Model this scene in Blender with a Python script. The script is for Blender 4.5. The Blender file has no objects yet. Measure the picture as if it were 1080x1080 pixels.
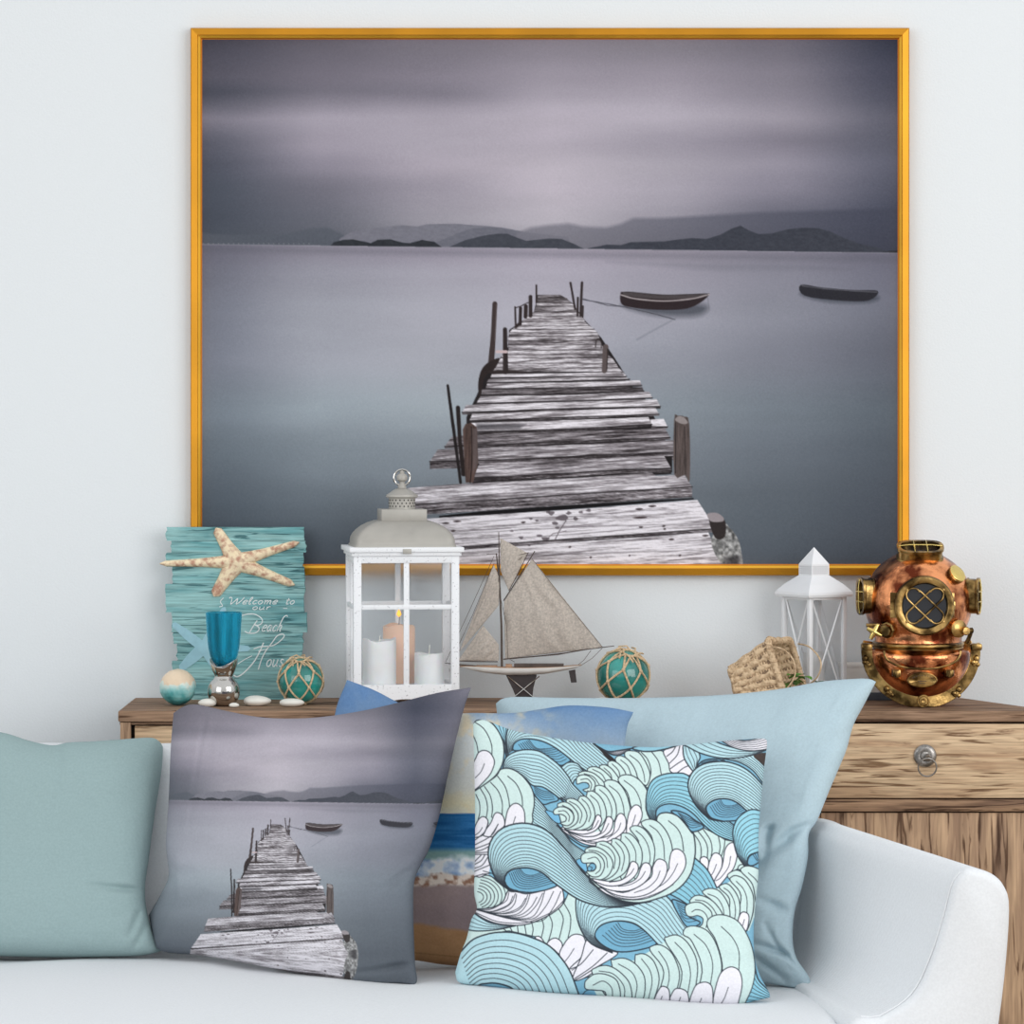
import bpy, math, random
import numpy as np
from mathutils import Vector, Matrix, Euler
SC = bpy.context.scene
COL = SC.collection
PI = math.pi
# ---------------------------------------------------------------- camera
CAM_D, CAM_Z, HOR, FPX = 8.0, 1.45, 420.0, 4210.5
cd = bpy.data.cameras.new('camera'); cam = bpy.data.objects.new('camera', cd); COL.objects.link(cam)
cam.location = (0, -CAM_D, CAM_Z); cam.rotation_euler = (PI/2, 0, 0)
cd.sensor_width = 36; cd.lens = 36*FPX/1080; cd.shift_y = -(540-HOR)/1080; cd.clip_end = 60
SC.camera = cam
# ---------------------------------------------------------------- world, window light, added fill light, exposure
w = bpy.data.worlds.new('daylight'); SC.world = w; w.use_nodes = True
nt = w.node_tree; bg = nt.nodes['Background']
tc = nt.nodes.new('ShaderNodeTexCoord'); sx = nt.nodes.new('ShaderNodeSeparateXYZ'); cr_ = nt.nodes.new('ShaderNodeValToRGB')
mp = nt.nodes.new('ShaderNodeMath'); mp.operation = 'MULTIPLY_ADD'; mp.inputs[1].default_value = .5; mp.inputs[2].default_value = .5
nt.links.new(tc.outputs['Generated'], sx.inputs[0]); nt.links.new(sx.outputs['Z'], mp.inputs[0]); nt.links.new(mp.outputs[0], cr_.inputs[0])
e = cr_.color_ramp.elements; e[0].position = .25; e[0].color = (.50, .49, .48, 1); e[1].position = .75; e[1].color = (.97, .985, 1, 1)
nt.links.new(cr_.outputs[0], bg.inputs[0]); bg.inputs[1].default_value = .95
def area(name, loc, target, sx_, sy_, power, col=(1, 1, 1)):
    l = bpy.data.lights.new(name, 'AREA'); l.shape = 'RECTANGLE'; l.size = sx_; l.size_y = sy_; l.energy = power; l.color = col
    o = bpy.data.objects.new(name, l); COL.objects.link(o); o.location = loc
    o.rotation_euler = (Vector(target)-Vector(loc)).to_track_quat('-Z', 'Y').to_euler()
    return o
area('window_light', (3.2, -4.4, 2.3), (0.1, 0, .9), 3.4, 3.0, 100, (1, .99, .98))
area('side_fill_light', (-3.6, -5.0, 2.2), (.3, -.3, .8), 3.4, 3.0, 58, (.95, .98, 1))  # fill lamp added at the left to brighten the sofa arm's inner face
SC.view_settings.view_transform = 'Standard'; SC.view_settings.look = 'None'
SC.view_settings.exposure = 0.0; SC.view_settings.gamma = 1; SC.view_settings.use_curve_mapping = False
# ---------------------------------------------------------------- helpers
def S(px, py, Y):
    s = (CAM_D+Y)/FPX
    return Vector(((px-540)*s, Y, CAM_Z-(py-HOR)*s))
def lin(c):
    c = np.array(c, float)/255; return tuple(np.where(c <= .04045, c/12.92, ((c+.055)/1.055)**2.4))
def mat(name, col, rough=.6, metal=0, noise=0, nscale=20, bump=0, bscale=60, stretch=(1, 1, 1), spec=.5, trans=0, ior=1.45, col2=None, alpha=1, sheen=0, lo=.35, hi=.65, coat=0):
    m = bpy.data.materials.new(name); m.use_nodes = True; n = m.node_tree.nodes; L = m.node_tree.links
    b = n['Principled BSDF']; b.inputs['Base Color'].default_value = (*lin(col), 1); b.inputs['Roughness'].default_value = rough
    b.inputs['Metallic'].default_value = metal; b.inputs['Specular IOR Level'].default_value = spec; b.inputs['IOR'].default_value = ior
    b.inputs['Transmission Weight'].default_value = trans; b.inputs['Coat Weight'].default_value = coat
    if sheen: b.inputs['Sheen Weight'].default_value = sheen
    t = n.new('ShaderNodeTexCoord'); mpn = n.new('ShaderNodeMapping'); mpn.inputs['Scale'].default_value = stretch
    L.new(t.outputs['Object'], mpn.inputs[0])
    if noise or col2:
        nz = n.new('ShaderNodeTexNoise'); nz.inputs['Scale'].default_value = nscale; nz.inputs['Detail'].default_value = 6; L.new(mpn.outputs[0], nz.inputs[0])
        r = n.new('ShaderNodeValToRGB'); c2 = col2 if col2 is not None else tuple(max(0, min(255, v*(1-noise))) for v in col)
        r.color_ramp.elements[0].position = lo; r.color_ramp.elements[1].position = hi
        r.color_ramp.elements[0].color = (*lin(c2), 1); r.color_ramp.elements[1].color = (*lin(col), 1)
        L.new(nz.outputs[0], r.inputs[0]); L.new(r.outputs[0], b.inputs['Base Color'])
    if bump:
        nz2 = n.new('ShaderNodeTexNoise'); nz2.inputs['Scale'].default_value = bscale; nz2.inputs['Detail'].default_value = 4; L.new(mpn.outputs[0], nz2.inputs[0])
        bp = n.new('ShaderNodeBump'); bp.inputs['Strength'].default_value = bump; bp.inputs['Distance'].default_value = .002
        L.new(nz2.outputs[0], bp.inputs['Height']); L.new(bp.outputs[0], b.inputs['Normal'])
    return m
def fabric(name, col, weave=900, bump=.25, var=.06, attr=None, rough=.9):
    m = bpy.data.materials.new(name); m.use_nodes = True; n = m.node_tree.nodes; L = m.node_tree.links
    b = n['Principled BSDF']; b.inputs['Roughness'].default_value = rough; b.inputs['Specular IOR Level'].default_value = .15
    t = n.new('ShaderNodeTexCoord')
    nz = n.new('ShaderNodeTexNoise'); nz.inputs['Scale'].default_value = 260; nz.inputs['Detail'].default_value = 3; L.new(t.outputs['Object'], nz.inputs[0])
    mr = n.new('ShaderNodeMapRange'); mr.inputs['From Min'].default_value = .3; mr.inputs['From Max'].default_value = .7; mr.inputs['To Min'].default_value = 1-var; mr.inputs['To Max'].default_value = 1+var
    L.new(nz.outputs[0], mr.inputs[0])
    mx = n.new('ShaderNodeMix'); mx.data_type = 'RGBA'; mx.blend_type = 'MULTIPLY'; mx.inputs[0].default_value = 1
    if attr:
        a = n.new('ShaderNodeAttribute'); a.attribute_name = attr; L.new(a.outputs['Color'], mx.inputs[6])
    else: mx.inputs[6].default_value = (*lin(col), 1)
    L.new(mr.outputs[0], mx.inputs[7]); L.new(mx.outputs[2], b.inputs['Base Color'])
    w1 = n.new('ShaderNodeTexWave'); w1.inputs['Scale'].default_value = weave/6; w1.inputs['Distortion'].default_value = 1.5; w1.bands_direction = 'X'; L.new(t.outputs['Object'], w1.inputs[0])
    w2 = n.new('ShaderNodeTexWave'); w2.inputs['Scale'].default_value = weave/6; w2.inputs['Distortion'].default_value = 1.5; w2.bands_direction = 'Z'; L.new(t.outputs['Object'], w2.inputs[0])
    ad = n.new('ShaderNodeMath'); ad.operation = 'ADD'; L.new(w1.outputs[1], ad.inputs[0]); L.new(w2.outputs[1], ad.inputs[1])
    bp = n.new('ShaderNodeBump'); bp.inputs['Strength'].default_value = bump; bp.inputs['Distance'].default_value = .0008
    L.new(ad.outputs[0], bp.inputs['Height']); L.new(bp.outputs[0], b.inputs['Normal'])
    return m
def wood_mat(name, light, dark, groove, axis=0, scale=1.0, bias=0.0, rough=.7):
    """weathered planks: broad grain bands, fine fibres and dark checks running along one axis"""
    m = bpy.data.materials.new(name); m.use_nodes = True; n = m.node_tree.nodes; L = m.node_tree.links
    b = n['Principled BSDF']; b.inputs['Roughness'].default_value = rough; b.inputs['Specular IOR Level'].default_value = .25
    t = n.new('ShaderNodeTexCoord')
    def noise(sl, sc_, det=6, dist=0.0):
        mpn = n.new('ShaderNodeMapping'); v = [sc_, sc_, sc_]; v[axis] = sl
        mpn.inputs['Scale'].default_value = [x*scale for x in v]; L.new(t.outputs['Object'], mpn.inputs[0])
        z = n.new('ShaderNodeTexNoise'); z.inputs['Scale'].default_value = 1; z.inputs['Detail'].default_value = det; z.inputs['Distortion'].default_value = dist; L.new(mpn.outputs[0], z.inputs[0]); return z
    def ramp(src, a, c, ca, cc):
        r = n.new('ShaderNodeValToRGB'); r.color_ramp.elements[0].position = a; r.color_ramp.elements[1].position = c
        r.color_ramp.elements[0].color = ca; r.color_ramp.elements[1].color = cc; L.new(src, r.inputs[0]); return r
    a1 = noise(3.5, 26, 5, .9); a2 = noise(9, 190, 4, .3); a3 = noise(5, 75, 6, 1.6)
    r1 = ramp(a1.outputs[0], .38+bias, .60+bias, (*lin(dark), 1), (*lin(light), 1))
    r2 = ramp(a2.outputs[0], .3, .62, (.66, .64, .62, 1), (1.06, 1.05, 1.03, 1))
    r3 = ramp(a3.outputs[0], .36, .45, (*lin(groove), 1), (1, 1, 1, 1))
    mx = n.new('ShaderNodeMix'); mx.data_type = 'RGBA'; mx.blend_type = 'MULTIPLY'; mx.inputs[0].default_value = 1
    L.new(r1.outputs[0], mx.inputs[6]); L.new(r2.outputs[0], mx.inputs[7])
    m2 = n.new('ShaderNodeMix'); m2.data_type = 'RGBA'; m2.blend_type = 'MULTIPLY'; m2.inputs[0].default_value = .9
    L.new(mx.outputs[2], m2.inputs[6]); L.new(r3.outputs[0], m2.inputs[7]); L.new(m2.outputs[2], b.inputs['Base Color'])
    bp = n.new('ShaderNodeBump'); bp.inputs['Strength'].default_value = .5; bp.inputs['Distance'].default_value = .0015
    L.new(a3.outputs[0], bp.inputs['Height']); L.new(bp.outputs[0], b.inputs['Normal'])
    return m

class MB:
    def __init__(s): s.v = []; s.f = []
    def add(s, vs, fs):
        k = len(s.v); s.v += [tuple(v) for v in vs]; s.f += [tuple(i+k for i in f) for f in fs]; return s
    def box(s, x0, x1, y0, y1, z0, z1, bev=0.0, M=None):
        if bev <= 0:
            vs = [(x, y, z) for z in (z0, z1) for y in (y0, y1) for x in (x0, x1)]
            fs = [(0, 2, 3, 1), (4, 5, 7, 6), (0, 1, 5, 4), (2, 6, 7, 3), (0, 4, 6, 2), (1, 3, 7, 5)]
        else:
            b = min(bev, (x1-x0)/2.01, (y1-y0)/2.01, (z1-z0)/2.01)
            prof = []
            for z, i in ((z0, b), (z0+b*.3, b*.3), (z0+b, 0), (z1-b, 0), (z1-b*.3, b*.3), (z1, b)):
                r = []
                for cx, cy, a0 in ((x1-b, y1-b, 0), (x0+b, y1-b, 90), (x0+b, y0+b, 180), (x1-b, y0+b, 270)):
                    for a in (0, 45, 90):
                        q = math.radians(a0+a); rr = b-i
                        r.append((cx+rr*math.cos(q), cy+rr*math.sin(q), z))
                prof.append(r)
            vs = [p for r in prof for p in r]; N = 12; fs = [tuple(range(N-1, -1, -1))]
            for k in range(5):
                for j in range(N): fs.append((k*N+j, k*N+(j+1) % N, (k+1)*N+(j+1) % N, (k+1)*N+j))
            fs.append(tuple(range(5*N, 6*N)))
        if M is not None: vs = [M @ Vector(v) for v in vs]
        return s.add(vs, fs)
    def lathe(s, prof, seg=32, M=None, cap=True, sx=1, sy=1):
        vs = []; fs = []
        for r, z in prof:
            for k in range(seg): a = 2*PI*k/seg; vs.append((r*math.cos(a)*sx, r*math.sin(a)*sy, z))
        for i in range(len(prof)-1):
            for k in range(seg): fs.append((i*seg+k, i*seg+(k+1) % seg, (i+1)*seg+(k+1) % seg, (i+1)*seg+k))
        if cap: fs.append(tuple(range(seg-1, -1, -1))); fs.append(tuple(range((len(prof)-1)*seg, len(prof)*seg)))
        if M is not None: vs = [M @ Vector(v) for v in vs]
        return s.add(vs, fs)
    def tube(s, pts, r, seg=8, closed=False, flat=1.0, M=None):
        P = [Vector(p) for p in pts]; n = len(P); R = r if hasattr(r, '__len__') else [r]*n
        vs = []; fs = []; up = None
        for i in range(n):
            if closed: t = P[(i+1) % n]-P[i-1]
            else: t = P[min(i+1, n-1)]-P[max(i-1, 0)]
            t = t.normalized() if t.length > 1e-9 else Vector((0, 0, 1))
            if up is None:
                up = Vector((0, 1, 0)) if abs(t.y) < .9 else Vector((1, 0, 0))
            a = (up - t*up.dot(t));
            if a.length < 1e-6: a = t.orthogonal()
            a.normalize(); b = t.cross(a); up = a
            for k in range(seg):
                q = 2*PI*k/seg; vs.append(P[i]+a*(R[i]*flat*math.cos(q))+b*(R[i]*math.sin(q)))
        m = n if closed else n-1
        for i in range(m):
            j = (i+1) % n
            for k in range(seg): fs.append((i*seg+k, i*seg+(k+1) % seg, j*seg+(k+1) % seg, j*seg+k))
        if not closed: fs.append(tuple(range(seg-1, -1, -1))); fs.append(tuple(range((n-1)*seg, n*seg)))
        if M is not None: vs = [M @ v for v in vs]
        return s.add(vs, fs)
    def prism(s, pts, y0, y1, M=None, axis='y'):
        n = len(pts)
        if axis == 'y': vs = [(x, y0, z) for x, z in pts]+[(x, y1, z) for x, z in pts]
        else: vs = [(x, y, y0) for x, y in pts]+[(x, y, y1) for x, y in pts]
        fs = [tuple(range(n)), tuple(range(2*n-1, n-1, -1))]+[(i, i+n, (i+1) % n+n, (i+1) % n) for i in range(n)]
        if M is not None: vs = [M @ Vector(v) for v in vs]
        return s.add(vs, fs)
    def grid(s, P):
        P = np.asarray(P); h, w_ = P.shape[:2]
        s.add(P.reshape(-1, 3).tolist(), [(j*w_+i, j*w_+i+1, (j+1)*w_+i+1, (j+1)*w_+i) for j in range(h-1) for i in range(w_-1)]); return s
    def build(s, name, m, parent=None, smooth=True, ang=40, loc=None, solid=0, bevel=0):
        me = bpy.data.meshes.new(name); me.from_pydata(s.v, [], s.f); me.update()
        import bmesh
        bm = bmesh.new(); bm.from_mesh(me); bmesh.ops.recalc_face_normals(bm, faces=bm.faces); bm.to_mesh(me); bm.free()
        if smooth:
            me.polygons.foreach_set('use_smooth', [True]*len(me.polygons))
            me.set_sharp_from_angle(angle=math.radians(ang))
        me.materials.append(m); o = bpy.data.objects.new(name, me); COL.objects.link(o)
        if parent is not None: o.parent = parent
        if loc is not None: o.location = loc
        if solid: md = o.modifiers.new('solid', 'SOLIDIFY'); md.thickness = solid; md.offset = 0
        if bevel: md = o.modifiers.new('bevel', 'BEVEL'); md.width = bevel; md.segments = 2; md.limit_method = 'ANGLE'
        return o
def tag(o, label, cat, group=None):
    o['label'] = label; o['category'] = cat
    if group: o['group'] = group
    return o
def thing(name, label, cat, loc=(0, 0, 0), rz=0, group=None):
    o = bpy.data.objects.new(name, None); COL.objects.link(o); o.location = loc; o.rotation_euler = (0, 0, rz); o.empty_display_size = .05
    return tag(o, label, cat, group)
def struct(o): o['kind'] = 'structure'; return o
def sphere_pts(u, v, r): return (r*math.cos(v)*math.cos(u), r*math.cos(v)*math.sin(u), r*math.sin(v))
def uvsphere(mb, r, c=(0, 0, 0), seg=40, rings=24, sx=1, sy=1, sz=1, M=None):
    prof = [(max(1e-5, r*math.cos(a)), r*math.sin(a)*sz) for a in np.linspace(-PI/2, PI/2, rings)]
    T = Matrix.Translation(c)
    return mb.lathe(prof, seg, (T if M is None else T @ M), False, sx, sy)
def color_attr(me, cols):
    a = me.color_attributes.new('print', 'FLOAT_COLOR', 'POINT')
    c = np.asarray(cols, float).reshape(-1, 3)/255; c = np.where(c <= .04045, c/12.92, ((c+.055)/1.055)**2.4)
    a.data.foreach_set('color', np.concatenate([c, np.ones((len(c), 1))], 1).astype(np.float32).ravel())
def grid_mesh(name, P, cols=None):
    h, w_ = P.shape[:2]; me = bpy.data.meshes.new(name)
    me.vertices.add(h*w_); me.vertices.foreach_set('co', np.ascontiguousarray(P, np.float32).ravel())
    j, i = np.mgrid[0:h-1, 0:w_-1]; a = j*w_+i
    q = np.stack([a, a+w_, a+w_+1, a+1], -1).reshape(-1, 4); nf = len(q)
    me.loops.add(nf*4); me.loops.foreach_set('vertex_index', q.ravel().astype(np.int32))
    me.polygons.add(nf); me.polygons.foreach_set('loop_start', np.arange(0, nf*4, 4, dtype=np.int32))
    me.update(calc_edges=True); me.validate()
    me.polygons.foreach_set('use_smooth', np.ones(nf, bool))
    if cols is not None: color_attr(me, cols)
    return me
# ---------------------------------------------------------------- printed artworks (painted with numpy, stored as point colours)
def vnoise(x, y, seed=0):
    xi = np.floor(x).astype(np.int64); yi = np.floor(y).astype(np.int64)
    xf = x - xi; yf = y - yi
    xf = xf*xf*(3-2*xf); yf = yf*yf*(3-2*yf)
    def h(a, b):
        n = (a*374761393 + b*668265263 + seed*1442695041) & 0xffffffff
        n = ((n ^ (n >> 13))*1274126177) & 0xffffffff
        return ((n ^ (n >> 16)) & 0xffff)/65535.0
    return (h(xi, yi)*(1-xf)+h(xi+1, yi)*xf)*(1-yf) + (h(xi, yi+1)*(1-xf)+h(xi+1, yi+1)*xf)*yf

def fbm(x, y, o=4, seed=0):
    s = 0; a = .5; t = 0
    for i in range(o):
        s = s + a*vnoise(x*2**i, y*2**i, seed+i*17); t += a; a *= .5
    return s/t

def cr(P, n=7, closed=False):
    P = np.array(P, float)
    if len(P) < 3: return P
    if closed: Q = np.vstack([P[-1], P, P[0], P[1]])
    else: Q = np.vstack([2*P[0]-P[1], P, 2*P[-1]-P[-2]])
    t = np.linspace(0, 1, n, endpoint=False)[:, None]; out = []
    for i in range(len(Q)-3):
        a, b, c, d = Q[i:i+4]
        out.append(.5*(2*b+(c-a)*t+(2*a-5*b+4*c-d)*t*t+(-a+3*b-3*c+d)*t**3))
    out = np.vstack(out)
    return out if closed else np.vstack([out, P[-1]])

def resamp(P, n):
    P = np.array(P, float); d = np.r_[0, np.cumsum(np.hypot(*np.diff(P, axis=0).T))]
    t = np.linspace(0, d[-1], n)
    return np.stack([np.interp(t, d, P[:, 0]), np.interp(t, d, P[:, 1])], 1)

class Art:
    def __init__(s, x0, y0, x1, y1, k, base=(128, 128, 128)):
        s.x0, s.y0, s.k = x0, y0, k
        s.W, s.H = int((x1-x0)*k), int((y1-y0)*k)
        s.a = np.ones((s.H, s.W, 3), np.float32)*np.array(base, np.float32)
        X, Y = np.meshgrid(x0+(np.arange(s.W)+.5)/k, y0+(np.arange(s.H)+.5)/k)
        s.X, s.Y = X, Y
    def win(s, P, m):
        P = np.array(P); k = s.k
        c0 = max(0, int((P[:, 0].min()-m-s.x0)*k)); c1 = min(s.W, int((P[:, 0].max()+m-s.x0)*k)+2)
        r0 = max(0, int((P[:, 1].min()-m-s.y0)*k)); r1 = min(s.H, int((P[:, 1].max()+m-s.y0)*k)+2)
        return (slice(r0, r1), slice(c0, c1)) if c1 > c0 and r1 > r0 else None
    def dist(s, P, X, Y, w=None):
        best = np.full(X.shape, 1e9)
        for i in range(len(P)-1):
            ax, ay = P[i]; bx, by = P[i+1]; dx, dy = bx-ax, by-ay; L = dx*dx+dy*dy
            if L < 1e-12: continue
            t = np.clip(((X-ax)*dx+(Y-ay)*dy)/L, 0, 1)
            d = np.sqrt((X-ax-t*dx)**2+(Y-ay-t*dy)**2)
            if w is not None: d = d - (w[i]*(1-t)+w[i+1]*t)*.5
            best = np.minimum(best, d)
        return best
    def put(s, sl, col, al):
        al = np.asarray(al)[..., None]
        s.a[sl] = s.a[sl]*(1-al) + np.asarray(col, np.float32)*al
    def poly(s, P, col, alpha=1, soft=0, tex=None):
        P = np.array(P, float); sl = s.win(P, 2+soft*2)
        if sl is None: return
        X, Y = s.X[sl], s.Y[sl]; Q = np.vstack([P, P[0]])
        ins = np.zeros(X.shape, bool)
        for i in range(len(P)):
            ax, ay = Q[i]; bx, by = Q[i+1]
            if ay == by: continue
            c = ((Y >= ay) != (Y >= by)) & (X < ax+(Y-ay)*(bx-ax)/(by-ay)); ins ^= c
        d = s.dist(Q, X, Y); d = np.where(ins, d, -d)
        al = np.clip(.5+d*s.k, 0, 1) if soft == 0 else np.clip(.5+d/(2*soft), 0, 1)
        if tex is not None: col = tex(X, Y, np.array(col, float))
        s.put(sl, col, al*alpha)
    def line(s, P, w, col, alpha=1):
        P = np.array(P, float); w = np.interp(np.linspace(0, 1, len(P)), np.linspace(0, 1, np.size(w) if np.size(w) > 1 else 2), w if np.size(w) > 1 else [w, w])
        # short runs keep the windows small
        sl = s.win(P, w.max()+1)
        if sl is None: return
        X, Y = s.X[sl], s.Y[sl]; d = s.dist(P, X, Y, w)
        s.put(sl, col, np.clip(.5-d*s.k, 0, 1)*alpha)
    def sample(s, px, py):
        u = np.clip((px-s.x0)*s.k-.5, 0, s.W-1.001); v = np.clip((py-s.y0)*s.k-.5, 0, s.H-1.001)
        i = u.astype(int); j = v.astype(int); u = (u-i)[..., None]; v = (v-j)[..., None]
        a = s.a
        return (a[j, i]*(1-u)+a[j, i+1]*u)*(1-v)+(a[j+1, i]*(1-u)+a[j+1, i+1]*u)*v

def grid_fill(A, xs, ys, rows):
    G = np.array(rows, float); xs = np.array(xs, float); ys = np.array(ys, float)
    def axis(v, k):
        i = np.clip(np.searchsorted(k, v)-1, 0, len(k)-2); t = np.clip((v-k[i])/(k[i+1]-k[i]), 0, 1)
        return i, t*t*(3-2*t)*.5+t*.5
    i, u = axis(A.X + 14*(fbm(A.X*.01, A.Y*.03, 2, 5)-.5), xs); j, v = axis(A.Y + 10*(fbm(A.X*.008, A.Y*.03, 3, 9)-.5), ys)
    u = u[..., None]; v = v[..., None]
    A.a = ((G[j, i]*(1-u)+G[j, i+1]*u)*(1-v)+(G[j+1, i]*(1-u)+G[j+1, i+1]*u)*v).astype(np.float32)

def paint_pier():
    A = Art(211, 40, 949, 599, 1.6)
    xs = [213, 335, 457, 580, 700, 822, 947]
    sky = [(42, [(66, 66, 78), (98, 95, 106), (120, 116, 127), (133, 128, 139), (128, 124, 134), (110, 107, 119), (50, 54, 70)]),
        (80, [(82, 81, 93), (112, 108, 120), (128, 123, 135), (150, 144, 156), (148, 142, 154), (126, 122, 134), (66, 68, 84)]),
        (98, [(72, 74, 86), (112, 109, 121), (122, 118, 130), (158, 152, 164), (158, 152, 164), (132, 128, 140), (72, 74, 89)]),
        (125, [(122, 119, 132), (163, 157, 170), (162, 156, 168), (176, 169, 181), (172, 166, 178), (150, 145, 157), (88, 89, 103)]),
        (150, [(86, 88, 101), (155, 149, 162), (168, 162, 174), (175, 168, 180), (152, 147, 159), (126, 122, 135), (86, 88, 102)]),
        (175, [(76, 80, 93), (134, 130, 143), (166, 159, 171), (184, 177, 188), (162, 157, 168), (140, 136, 149), (88, 90, 105)]),
        (200, [(72, 78, 90), (110, 109, 121), (150, 145, 157), (182, 175, 186), (164, 159, 171), (132, 129, 143), (78, 81, 96)]),
        (232, [(70, 76, 88), (98, 100, 111), (150, 147, 157), (180, 175, 185), (150, 147, 158), (98, 99, 113), (62, 66, 82)]),
        (256, [(70, 76, 86), (92, 95, 105), (130, 130, 139), (165, 162, 171), (140, 138, 148), (88, 90, 103), (62, 66, 80)])]
    sea = [(258, [(92, 96, 106), (125, 126, 135), (134, 133, 143), (146, 144, 154), (136, 135, 144), (116, 117, 127), (92, 95, 106)]),
        (290, [(98, 105, 114), (137, 142, 150), (152, 155, 163), (160, 161, 170), (146, 148, 157), (125, 130, 139), (98, 104, 115)]),
        (330, [(105, 114, 123), (147, 154, 161), (160, 165, 172), (167, 170, 178), (148, 153, 161), (125, 132, 140), (98, 106, 115)]),
        (380, [(108, 118, 127), (148, 156, 163), (157, 164, 170), (155, 161, 168), (137, 145, 152), (113, 121, 129), (85, 94, 102)]),
        (430, [(98, 108, 117), (132, 142, 149), (138, 147, 153), (132, 140, 147), (117, 126, 133), (97, 106, 114), (73, 82, 90)]),
        (480, [(80, 90, 98), (108, 118, 125), (113, 122, 129), (110, 118, 125), (100, 108, 115), (84, 92, 100), (63, 71, 79)]),
        (540, [(60, 69, 77), (82, 91, 98), (90, 98, 104), (87, 94, 100), (82, 90, 96), (70, 78, 85), (54, 61, 69)]),
        (597, [(48, 56, 64), (64, 72, 80), (72, 79, 86), (72, 78, 84), (70, 77, 84), (60, 67, 74), (47, 54, 61)])]
    grid_fill(A, xs, [r[0] for r in sky], [r[1] for r in sky])
    S = A.a.copy(); X, Y = A.X, A.Y
    S *= (1+.10*(fbm((X+Y*.6)*.006, Y*.035, 4, 3)-.5))[..., None]
    hz = 257.5+(X-213)*.0125
    def ridge(P, col, top=None, soft=0):
        P = [(P[0][0], 275)]+P+[(P[-1][0], 275)]
        if soft: A.poly(P, col, .9, soft)
        else: A.poly(P, col, 1, 0, lambda x, y, c: c+(fbm(x*.25, y*.5, 3, 2)[..., None]-.5)*14)
    A.a = S
    A.poly([(213, 275), (213, 246), (250, 248), (300, 247), (325, 241), (345, 240), (362, 247), (362, 275)], (84, 89, 99), .8, 1.5)
    for i in range(26):
        x = 250+i*4.6; h = 3+((i*37) % 7)*.8
        A.poly([(x, 262), (x, 256-h), (x+2.6, 256-h), (x+2.6, 262)], (76, 81, 92), .22)
    for i in range(22): A.poly([(214+i*5.3, 256.4), (215+i*5.3, 256.4), (215+i*5.3, 257.6), (214+i*5.3, 257.6)], (176, 172, 170), .4)
    ridge([(358, 252), (370, 245), (380, 242), (398, 240), (425, 237.5), (440, 239), (450, 236.5), (480, 236), (510, 238), (530, 240), (556, 245), (600, 250)], (116, 116, 127))
    ridge([(455, 258), (480, 247), (498, 241), (515, 239.5), (530, 241), (548, 244), (570, 250)], (104, 105, 116))
    def grad(x, y, c):
        t = np.clip((x-590)/330, 0, 1)[..., None]; u = np.clip((y-236)/26, 0, 1)[..., None]
        return (np.array([120, 119, 130.])*(1-t)+np.array([66, 69, 84.])*t)*(1-.08*u)
    A.poly([(540, 275), (545, 246), (560, 240), (578, 237.5), (600, 235.5), (615, 239), (640, 240), (655, 236), (668, 230), (700, 230), (800, 224), (870, 222), (949, 220), (949, 275)], (1, 1, 1), .85, 2.2, grad)
    ridge([(346, 262), (352, 255.5), (362, 253), (372, 252.5), (385, 255), (391, 256.5), (398, 253), (412, 252.5), (425, 256), (432, 256.5), (445, 253), (458, 255), (468, 262)], (45, 48, 54))
    ridge([(470, 262), (490, 253.5), (510, 248.5), (525, 246.5), (535, 246.5), (545, 250.5), (555, 254), (580, 251.5), (592, 252), (605, 257), (617, 263)], (64, 67, 76))
    ridge([(620, 262), (640, 258), (655, 258.5), (665, 255.5), (700, 254.5), (730, 251), (745, 252), (760, 247.5), (772, 241), (781, 238), (789, 242.5), (800, 247), (815, 246), (830, 242), (845, 240.2), (862, 240.5), (875, 244), (890, 251), (905, 256.5), (925, 261), (938, 266)], (58, 61, 71))
    ridge([(926, 267), (938, 264.5), (949, 264)], (44, 46, 52))
    top = A.a.copy()
    sea = [(y, [(r+9+9*(y > 400), g+4+14*(y > 400), b+8+12*(y > 400)) for r, g, b in row]) for y, row in sea]
    grid_fill(A, xs, [r[0] for r in sea], [r[1] for r in sea])
    A.a *= (1+.07*(fbm((X)*.008, Y*.05, 4, 31)-.5))[..., None]
    A.a = np.where((Y < hz)[..., None], top, A.a).astype(np.float32)
    A.line([(213, 257.8), (947, 267)], 1.1, (150, 150, 160), .45)
    A.poly([(213, 260), (947, 270), (947, 277), (213, 266)], (88, 90, 100), .28, 3)
    A.poly([(640, 276), (820, 278), (900, 284), (760, 286)], (95, 97, 108), .25, 3)
    # boats and their reflections
    A.poly(cr([(656, 321), (690, 332), (735, 333), (744, 322), (700, 318)], closed=True), (62, 66, 75), .75, 4)
    A.poly(cr([(846, 309), (870, 318), (915, 319), (922, 312)], closed=True), (52, 57, 66), .7, 3)
    A.poly(cr([(654.5, 309.5), (661, 308), (699, 311.5), (740, 310.5), (748.5, 310), (739, 319), (724, 325.5), (700, 327), (672, 325), (656, 321)], 4, True), (44, 35, 38))
    A.poly(cr([(657, 309.3), (664, 308.6), (699, 312), (744, 310.8), (720, 315), (690, 315), (662, 312)], 4, True), (72, 66, 68))
    A.line(cr([(655, 311), (670, 315), (700, 317.5), (730, 315), (748, 310.5)]), 1.5, (158, 150, 152))
    A.line(cr([(657, 309), (664, 308), (699, 311), (746, 310)]), 1, (60, 56, 58))
    A.poly(cr([(844.5, 300.5), (869, 303.5), (901, 306), (926, 307), (916, 317), (887, 317), (849, 312)], 4, True), (40, 40, 47))
    A.line([(846, 301.5), (869, 304.5), (901, 307), (925, 308)], 1, (84, 84, 92))
    A.line([(615, 316), (655, 323), (690, 331), (712, 337)], .9, (70, 70, 78)); A.line([(615, 315), (640, 322), (660, 324)], .7, (80, 80, 88))
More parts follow.
